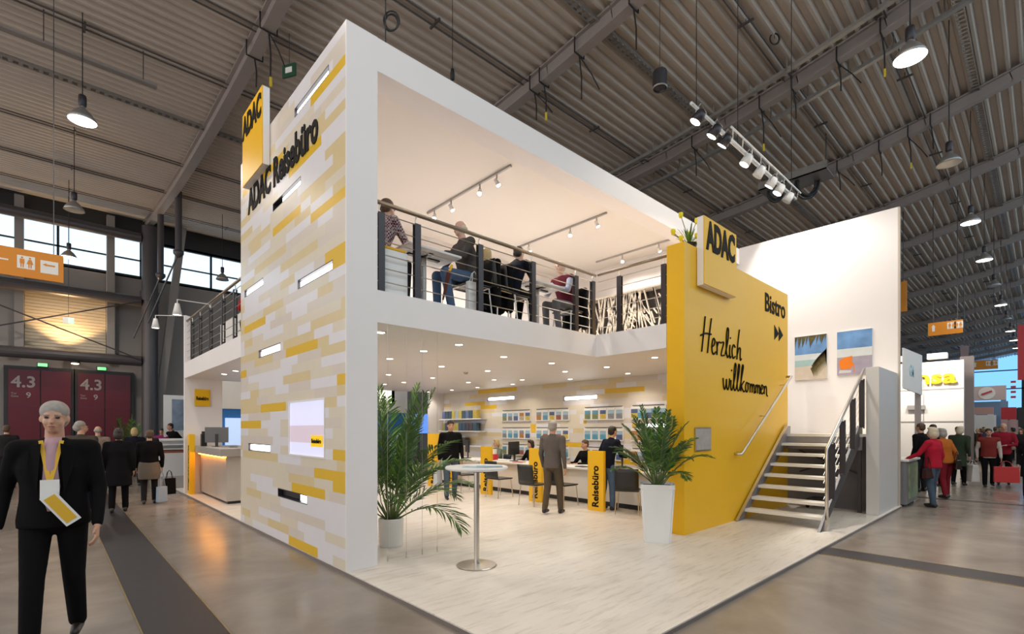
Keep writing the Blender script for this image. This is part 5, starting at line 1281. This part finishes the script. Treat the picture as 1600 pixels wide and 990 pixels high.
# --- inside the stand
person('woman with red-brown hair standing behind the reception counter', (4.1, 13.6, PZ), faceto(-.5, -1), 1.62, stand_pose(0, ra=((.27, .08, 1.14), (.2, .3, 1.12)), la=((-.27, .08, 1.14), (-.2, .3, 1.12))), cl('red brown', (.28, .13, .10)), darkc, mat('red hair', (.22, .06, .02), .5, var=.3), 'bob', vox=.02)
t, J = person('man in black jacket and grey jeans standing left of the bar table among the desks', (6.75, 9.35, PZ), faceto(-.5, -1), 1.80, stand_pose(.12), blackc, denimd, hair_d, 'short', vox=.016, build=1.12)
bag('plastic_bag', 'pale plastic bag in the hand of the man in the black jacket', 'bag', W2(t, J['wR'] + Vector((.04, .03, -.09))), .30, .36, .12, mat('pale plastic', (.52, .55, .60), .35), .6, handle=.14)
person('man in grey-brown jumper and brown trousers seen from behind walking between the chairs', (6.95, 6.35, PZ), faceto(.9, .3), 1.76, stand_pose(.13), cl('grey brown', (.125, .105, .095)), cl('olive brown', (.10, .075, .05)), hair_g, 'short', vox=.016)
person('man in dark jacket and blue jeans standing at the first yellow pillar', (8.08, 5.93, PZ), faceto(.9, -.2), 1.66, stand_pose(.06, lean=.3, ra=((.26, .15, 1.14), (.2, .36, 1.1))), navy, denim, hair_d, 'short', vox=.016)
person('seated blond woman in green-grey behind the desk left of the second pillar', (9.5, 10.8, PZ), faceto(-1, .2), 1.66, sit_pose(.47, .1), cl('green grey', (.16, .19, .15)), darkc, hair_b, 'bob', vox=.02)
person('seated dark-haired woman behind the desk at the second yellow pillar', (9.5, 9.4, PZ), faceto(-1, .2), 1.66, sit_pose(.47, .1), blackc, darkc, hair_d, 'bob', vox=.02)
person('seated man with short brown hair behind the first yellow pillar', (9.5, 7.5, PZ), faceto(-1, .2), 1.72, sit_pose(.47, .2), blackc, darkc, hair_br, 'short', vox=.02)
for i, (x, y) in enumerate(((9.52, 10.79), (9.52, 9.39), (9.52, 7.49))): dup(ch0, (x, y, PZ), faceto(-1, .2) + PI / 2, 'black chair of the staff member seated behind the %s pillar' % ('third', 'second', 'first')[i], 'chairs behind the travel desks')
# --- upper floor furniture
def up_table(x0, x1, y0, y1, lb):
    t = thing('bistro_table', lb, 'table', ((x0 + x1) / 2, (y0 + y1) / 2, ZF)); w_, d_ = (x1 - x0) / 2, (y1 - y0) / 2
    obj('table_top', bxm(-w_, w_, -d_, d_, .72, .75, bev=.004), plastic_w, t)
    cb = NB(); box(cb, -.25, .25, -.03, .03, .70, .72); box(cb, -.03, .03, -.2, .2, .70, .72); obj('top_bracket', cb, black, t)
    obj('column', lathe(NB(), [(0, 0), (.04, 0), (.04, .70), (0, .70)], n=16), mat('satin grey column', (.5, .47, .44), .35, .3), t); obj('base_plate', lathe(NB(), [(0, 0), (.24, 0), (.24, .012), (0, .02)], n=28), chrome, t)
    return t
up_table(3.32, 4.16, 5.50, 6.12, 'white square bistro table between the checked shirt man and the man in jeans')
up_table(5.62, 6.35, 5.52, 6.14, 'white square bistro table in front of the old man in the dark red vest')
for i, (x, y, a_, b_) in enumerate(((3.78, 5.8, .07, .02),)):
    t = thing('menu_holder', 'small wire menu holder standing on the bistro table beside the checked-shirt man', 'holder', (x, y, ZF + .75)); obj('wire', tube(NB(), [(-.04, 0, 0), (-.04, 0, .1), (.0, 0, .13), (.04, 0, .1), (.04, 0, 0)], .003, n=5), chrome, t); obj('base', bxm(-.05, .05, -.02, .02, 0, .006), chrome, t)
for i, (x, y, rz, lb) in enumerate(((4.52, 5.76, PI, 'black upstairs chair of the man in blue jeans'), (5.0, 5.72, .1, 'black upstairs chair of the person with long blond hair'), (5.32, 5.78, 0, 'black upstairs chair of the person in the dark jumper'), (6.82, 5.82, PI, 'black upstairs chair of the old man in the dark red vest'), (2.98, 5.78, 0, 'black upstairs chair of the man in the checked shirt'))):
    dup(ch0, (x, y, ZF), rz, lb, 'black chairs on the upper floor')
t = thing('side_cabinet', 'low white cabinet with a yellow cushion behind the balcony railing next to the corner post', 'cabinet', (3.02, 5.46, ZF))
obj('body', bxm(-.2, .26, 0, .05, 0.02, .56), plastic_w, t); obj('cushion', bxm(-.2, .24, -.0, .25, .56, .60, bev=.01), yellow, t); obj('foot', bxm(-.2, .26, 0.0, .05, 0, .02), dark, t)
bag('shopping_bag', 'white paper carrier bag hanging behind the chair of the man in jeans upstairs', 'bag', (4.40, 5.52, ZF + .60), .26, .40, .10, plastic_w, 0, handle=.16)
t = thing('umbrella', 'closed umbrella with a yellow handle tip leaning beside the man in jeans upstairs', 'umbrella', (3.98, 5.52, ZF + .0)); obj('canopy', tube(NB(), [(-.12, 0, .10), (-.02, 0, .50)], 0, n=8, rads=[.012, .035]), cl('brown umbrella', (.12, .04, .03)), t); obj('shaft', tube(NB(), [(-.145, 0, 0), (-.12, 0, .1)], .006), chrome, t); obj('grip', tube(NB(), [(-.02, 0, .5), (.03, 0, .60)], .02, n=8), yellow, t)
chk = bpy.data.materials.new('checked shirt cloth'); chk.use_nodes = True; nt = chk.node_tree; b_ = nt.nodes['Principled BSDF']; tc = nt.nodes.new('ShaderNodeTexCoord'); ck = nt.nodes.new('ShaderNodeTexChecker'); ck.inputs['Scale'].default_value = 42; ck.inputs['Color1'].default_value = (.5, .42, .44, 1); ck.inputs['Color2'].default_value = (.10, .02, .04, 1); nt.links.new(tc.outputs['Object'], ck.inputs['Vector']); nt.links.new(ck.outputs[0], b_.inputs['Base Color']); b_.inputs['Roughness'].default_value = .8
person('man in a red and white checked shirt sitting upstairs beside the corner post', (3.0, 5.80, ZF), faceto(1, .25), 1.74, sit_pose(.47, .35), chk, darkc, hair_br, 'short', vox=.014, build=1.2)
person('man in dark grey jumper and blue jeans sitting upstairs at the first bistro table', (4.5, 5.78, ZF), faceto(-1, .1), 1.78, sit_pose(.47, .2), cl('dark grey brown', (.085, .075, .07)), denim, hair_w, 'rim', sk=skinp, vox=.014, build=1.1)
person('person with long blond hair and black top sitting upstairs with back turned', (5.02, 5.98, ZF), faceto(.7, 1), 1.60, sit_pose(.44, .1), blackc, blackc, hair_b, 'long', vox=.016)
person('dark-haired person in a dark jumper with elbows on the second upstairs table', (5.36, 5.80, ZF), faceto(1, .2), 1.70, sit_pose(.47, .35), navy, blackc, hair_d, 'short', vox=.014)
person('old white haired man in dark red vest and light blue shirt sitting upstairs', (6.78, 5.84, ZF), faceto(-1, .0), 1.70, sit_pose(.47, .3), cl('light blue shirt', (.40, .44, .56)), cl('grey trousers', (.14, .135, .14)), hair_w, 'short', sk=skinp, vox=.014, vest=cl('dark red knit', (.10, .015, .025)))
person('person in a red jacket sitting behind the left balcony railing', (2.95, 10.6, ZF), faceto(0, 1), 1.65, sit_pose(.47, .1), cl('bright red', (.55, .02, .03)), blackc, hair_d, 'short', vox=.02)
dup(ch0, (2.95, 10.58, ZF), PI / 2, 'black chair behind the left balcony railing', 'black chairs on the upper floor')
t = thing('roller_blind', 'white panels standing behind the left balcony railing', 'panel', (3.2, 12.2, ZF)); obj('panel_sheet', bxm(0, .04, 0, 2.3, 0, 1.05), plastic_w, t); obj('foot', bxm(-.08, .12, .1, .2, 0, .03), dark, t)

for x_, y_, lb in ((4.83, 5.72, 'black winter coat draped over the upstairs chair of the blond person'), (5.14, 5.78, 'dark coat hanging on the upstairs chair of the person in the dark jumper'), (6.98, 5.80, 'dark coat hanging behind the old man in the vest')):
    t = thing('coat', lb, 'coat', (x_, y_, ZF)); b_ = NB()
    for k_ in (-.16, -.05, .06, .17): cap(b_, (.03, k_, .84), (-.03 + .03 * math.sin(k_ * 30), k_ * 1.2, .20), .055, .07)
    cap(b_, (.03, -.17, .84), (.03, .17, .84), .06, .06); blob('fabric', b_, blackc, t, .014, 2)
    b_ = NB(); cap(b_, (-.02, .2, .78), (-.05, .25, .35), .045, .04); blob('sleeve', b_, blackc, t, .014, 1)
# --- right hall booths
t = thing('white_booth', 'tall white booth with big yellow letters ensa on the right', 'booth', (30, 4.6, 0))
obj('back_wall', bxm(0, .3, -2.08, .6, 0, 4.75), signw, t)
wall_text('ensa', .62, mat('lit yellow letters', (.85, .6, .0), .4, emit=(.9, .55, 0), es=.12), t, (-.12, .10, 3.74), 'X', bold=.02, width=1.95, ext=.05)
gl_ = mat('grey panel joint', (.35, .33, .32), .5)
for z in (1.95, 3.45): obj('joint', bxm(-.02, 0, -2.08, .6, z, z + .05), gl_, t)
obj('joint', bxm(-.015, 0, -.70, -.67, 0, 4.75), gl_, t); obj('counter_shelf', bxm(-.15, 0, -.75, -.1, 2.55, 2.75), gl_, t)
for y in (.35, -1.2):  # free-floating spots added to brighten the booth's white wall
    l = bpy.data.lights.new('booth_fill_light', 'SPOT'); l.energy = 420; l.color = (1, .9, .8); l.spot_size = R(120); l.shadow_soft_size = .2
    lo = bpy.data.objects.new('booth_fill_light', l); C.objects.link(lo); lo.parent = t; lo.location = (-2.0, y, 5.2); lo.rotation_euler = (Vector((2.0, 0, -2.8))).to_track_quat('-Z', 'Y').to_euler()
for y in (.35, -1.2): obj('fascia_lamp', bxm(-.35, .05, y - .35, y + .35, 4.85, 5.1), signw, t)
t = thing('white_banner', 'small tilted white banner with pale blue lettering on a post beside the tall white wall', 'banner', (14.6, 2.30, 0))
a1, a2, a3, a4 = [Vector(q) - Vector((14.6, 2.3, 0)) for q in (atY(1412, 543, 2.3), atY(1441, 555, 2.3), atY(1441, 617, 2.3), atY(1412, 606, 2.3))]
obj('panel', prism(NB(), [a1, a2, a3, a4], (0, .03, 0)), signw, t); wall_text('GM', .28, mat('pale blue print', (.45, .65, .72), .5), t, (a1.x + .7, -.004, a1.z - .6), 'Y', bold=.02)
obj('post', bxm(a3.x - .02, a3.x + .13, .04, .16, 0, a3.z + .4), mat('pink-grey post', (.45, .38, .36), .4), t); obj('foot', bxm(a3.x - .25, a3.x + .35, -.1, .3, 0, .03), dark, t)
t = thing('literature_stand', 'narrow counter with a poster front where the woman in red stands', 'counter', (13.7, 2.25, 0))
obj('body', bxm(-.55, .75, -.25, .45, .05, .96), mat('grey counter side', (.22, .21, .22), .5), t); obj('top', bxm(-.6, .8, -.3, .5, .96, 1.0), plastic_w, t); obj('poster', bxm(-.3, .7, -.27, -.25, .15, .9), mat('yellow green poster', (.30, .40, .22), .4, var=.9, scale=7), t); obj('foot', bxm(-.5, -.4, -.2, .4, 0, .05), dark, t); obj('foot', bxm(.6, .7, -.2, .4, 0, .05), dark, t)
t = thing('laptop', 'open dark laptop on the counter in front of the woman in red', 'laptop', (13.75, 2.35, 1.0), .2); obj('base', bxm(-.17, .17, -.12, .12, 0, .02), dark, t); obj('lid', beam(NB(), (0, .12, .02), (0, .2, .24), .34, .012), black, t)
# booths farther back
def far_booth(lb, X, y0_, y1_, z0_, z1_, m_, extra=None, m2=None):
    t = thing('far_booth', lb, 'booth', (X, (y0_ + y1_) / 2, 0)); h_ = (y1_ - y0_) / 2
    obj('sign_board', bxm(0, .3, -h_, h_, z0_, z1_), m_, t); obj('side_post', bxm(0, .3, -h_, -h_ + .25, 0, z0_), m2 or signw, t); obj('side_post', bxm(0, .3, h_ - .25, h_, 0, z0_), m2 or signw, t); obj('back_wall', bxm(2.5, 2.6, -h_, h_, 0, z0_), m2 or plastic_w, t); obj('floor_counter', bxm(-1.0, -.4, -h_ * .7, h_ * .7, 0, 1.05), plastic_w, t)
    return t
def yy(x, X): return atX(x, 600, X).y
def zz(y, x, X): return atX(x, y, X).z
X = 46
t = far_booth('far booth with a pale pink sign band and red round logo', X, yy(1572, X), yy(1513, X), zz(625, 1540, X), zz(603, 1540, X), mat('pale pink board', (.62, .48, .46), .5), m2=mat('blue grey posts', (.2, .3, .45), .5))
lg = NB(); lathe(lg, [(0, -.02), (.42, -.02), (.42, 0), (0, 0)], n=20); o = obj('logo_disc', lg, signw, t); o.rotation_euler = (0, R(90), 0); o.location = (-.02, 0, zz(614, 1540, X))
obj('logo_stroke', beam(NB(), (-.06, .25, zz(616, 1540, X)), (-.06, -.25, zz(611, 1540, X)), .1, .16, up=Vector((1, 0, 0))), red, t)
for s_ in (-1, 1):
    for k_ in range(4): obj('letter_bar', bxm(-.03, 0, s_ * 1.25 - .12, s_ * 1.25 + .12, zz(623, 1540, X) + k_ * .33, zz(623, 1540, X) + k_ * .33 + .14), red if s_ < 0 else ink, t)
X = 38
far_booth('far booth with a bright red box sign behind the crowd', X, yy(1588, X), yy(1564, X), zz(655, 1575, X), zz(636, 1575, X), red, m2=mat('pinkish back wall', (.5, .33, .32), .5))
X = 42
far_booth('far booth with a red sign and white shelves left of the bright red box sign', X, yy(1552, X), yy(1516, X), zz(647, 1535, X), zz(636, 1535, X), mat('white red shelf board', (.6, .35, .30), .5), m2=plastic_w)
X = 58
far_booth('low dark booth band far off at the right edge', X, yy(1640, X), yy(1590, X), zz(665, 1600, X), zz(636, 1600, X), darkp, m2=darkp)
t = thing('steel_column', 'grey square post between the white booth and the far red booths', 'column', (33, atX(1511, 600, 33).y, 0)); obj('shaft', bxm(-.15, .15, -.25, .25, 0, 5.2), mat('post taupe', (.25, .21, .20), .5), t); obj('base', bxm(-.2, .2, -.3, .3, 0, .1), dark, t)

# --- right hall people
t, J = person('woman with silver bob in a red cardigan and blue jeans reaching to the counter', (13.6, 1.62, 0), faceto(.35, 1), 1.68, stand_pose(.06, la=((-.27, .14, 1.16), (-.24, .38, 1.05))), cl('raspberry red', (.42, .015, .035)), denimd, hair_w, 'bob', vox=.014, build=1.08)
bag('handbag', 'small dark shoulder bag at the left hip of the woman in the red cardigan', 'bag', W2(t, (-.24, -.02, 1.12)), .26, .20, .10, cl('brown bag leather', (.05, .02, .02)), faceto(.35, 1), handle=.26)
t, J = person('person in orange top and dark red trousers right of the woman in the red cardigan', (15.6, 1.62, 0), faceto(.6, 1), 1.66, stand_pose(.06, lean=.2), cl('orange brown', (.42, .12, .02)), cl('dark red trousers', (.20, .015, .025)), hair_g, 'bob', vox=.018)
bag('handbag', 'glossy black handbag on the back of the person in the orange top', 'bag', W2(t, (.1, -.18, 1.18)), .34, .22, .12, mat('glossy black leather', (.012, .012, .012), .15), .3, handle=.2)
bag('shopping_bag', 'pink and dark bag hanging below the hand of the person in the orange top', 'bag', W2(t, J['wL'] + Vector((0, 0, -.08))), .22, .28, .1, mat('pink bag', (.6, .08, .14), .4), .3, handle=.12)
person('silver-haired woman in dark green coat with a green scarf on the right', (19.5, 1.75, 0), faceto(1, -.3), 1.72, stand_pose(.06, lean=.2), cl('dark green', (.035, .05, .03)), blackc, hair_w, 'bob', vox=.02, longc=True)
person('dark-haired man in a dark coat bending forward behind the green-scarf woman', (18.6, 2.15, 0), faceto(.6, .4), 1.78, stand_pose(.0, lean=.3), blackc, blackc, hair_d, 'short', vox=.02, longc=True)
person('person with brown hair in a black jacket behind the woman in the red cardigan', (16.8, 2.25, 0), faceto(.5, 1), 1.80, stand_pose(.0), blackc, darkc, hair_br, 'short', vox=.02)
person('person with long light-brown hair in a tan coat standing nearest the tall white wall', (17.5, 3.45, 0), faceto(1, .6), 1.70, stand_pose(.0), cl('tan coat', (.28, .20, .12)), darkc, mat('light brown hair', (.25, .16, .07), .6, var=.3), 'long', vox=.02, longc=True)
person('short-haired person in black in front of the white booth wall', (20.5, 4.2, 0), faceto(.2, -1), 1.78, stand_pose(.0), blackc, darkc, hair_d, 'short', vox=.024)
t, J = person('woman in a dark red vest over a white blouse walking forward with bags', (19.6, 1.12, 0), faceto(-1, -.25), 1.66, stand_pose(.12), cl('cream blouse', (.50, .44, .40)), blackc, hair_d, 'short', vox=.018, vest=cl('brick red vest', (.20, .03, .025)))
rb = bag('shopping_bag', 'red carrier bag with pale print in the hand of the woman in the vest', 'bag', W2(t, J['wL'] + Vector((-.10, .05, -.07))), .52, .44, .14, mat('red bag', (.55, .03, .03), .4), faceto(-1, -.25), handle=.16)
bag('plastic_bag', 'white translucent-looking plastic bag left of the woman in the vest', 'bag', W2(t, J['wR'] + Vector((.12, .05, -.07))), .36, .48, .2, mat('whitish plastic', (.55, .52, .50), .3), .5, handle=.14)
person('person in a dark maroon coat standing left of the woman in the vest', (21.6, 1.95, 0), faceto(-1, .2), 1.72, stand_pose(.05), cl('maroon dark', (.09, .025, .03)), blackc, hair_d, 'short', vox=.02, longc=True)
person('bald man in a dark red jumper near the right edge', (20.6, .86, 0), faceto(-1, -.1), 1.82, stand_pose(.06, la=((-.27, .1, 1.14), (-.05, .22, 1.12))), cl('dark red jumper', (.26, .015, .03)), blackc, hair_g, 'rim', vox=.018)
person('person in a black coat cut off by the right edge of the picture', (16.9, .22, 0), faceto(-1, .1), 1.62, stand_pose(.1), cl('coat black', (.008, .007, .009)), blackc, hair_d, 'bob', vox=.018, longc=True, build=1.1)
rnd = random.Random(8)
cc = [('brown', (.1, .06, .04)), ('dark blue', (.03, .05, .1)), ('grey', (.15, .14, .14)), ('black', (.015, .015, .015)), ('wine red', (.15, .02, .03)), ('beige', (.3, .24, .18))]
hh = [(hair_d, 'dark-haired'), (hair_g, 'grey-haired'), (hair_br, 'brown-haired'), (hair_b, 'blond')]
ordn += ['thirteenth', 'fourteenth', 'fifteenth', 'sixteenth', 'seventeenth', 'eighteenth', 'nineteenth']
spots = [(1512, 25, 3), (1519, 28, 0), (1534, 24.5, 4), (1541, 23.5, 1), (1564, 24.5, 0), (1587, 35, 2), (1572, 36, 3), (1528, 26, 0), (1538, 29, 1), (1549, 33, 2), (1556, 25, 3), (1568, 33, 4), (1583, 26, 5), (1592, 30, 0), (1556, 38, 1), (1522, 36, 3), (1578, 40, 2), (1420, 24, 4), (1596, 23, 3)]
for i, (px_, d_, ci) in enumerate(spots):
    rr = _ray(px_, 700); p = Vector((rr.x, rr.y, 0)) * d_; h_ = hh[i % 4]
    person('distant %s visitor in a %s coat, %s in the far crowd' % (h_[1], cc[ci][0], ordn[sorted(range(len(spots)), key=lambda k_: spots[k_][0]).index(i)]), (p.x, p.y, 0), rnd.uniform(0, 6.28), rnd.uniform(1.62, 1.82), stand_pose(rnd.uniform(0, .15)), cl('far ' + cc[ci][0], cc[ci][1]), (blackc, darkc)[i % 2], h_[0], 'short' if i % 2 else 'bob', vox=.03, longc=bool(i % 3 == 0))
for o in list(ch0.children): bpy.data.objects.remove(o)
bpy.data.objects.remove(ch0)

bpy.data.scenes.remove(TMPS)
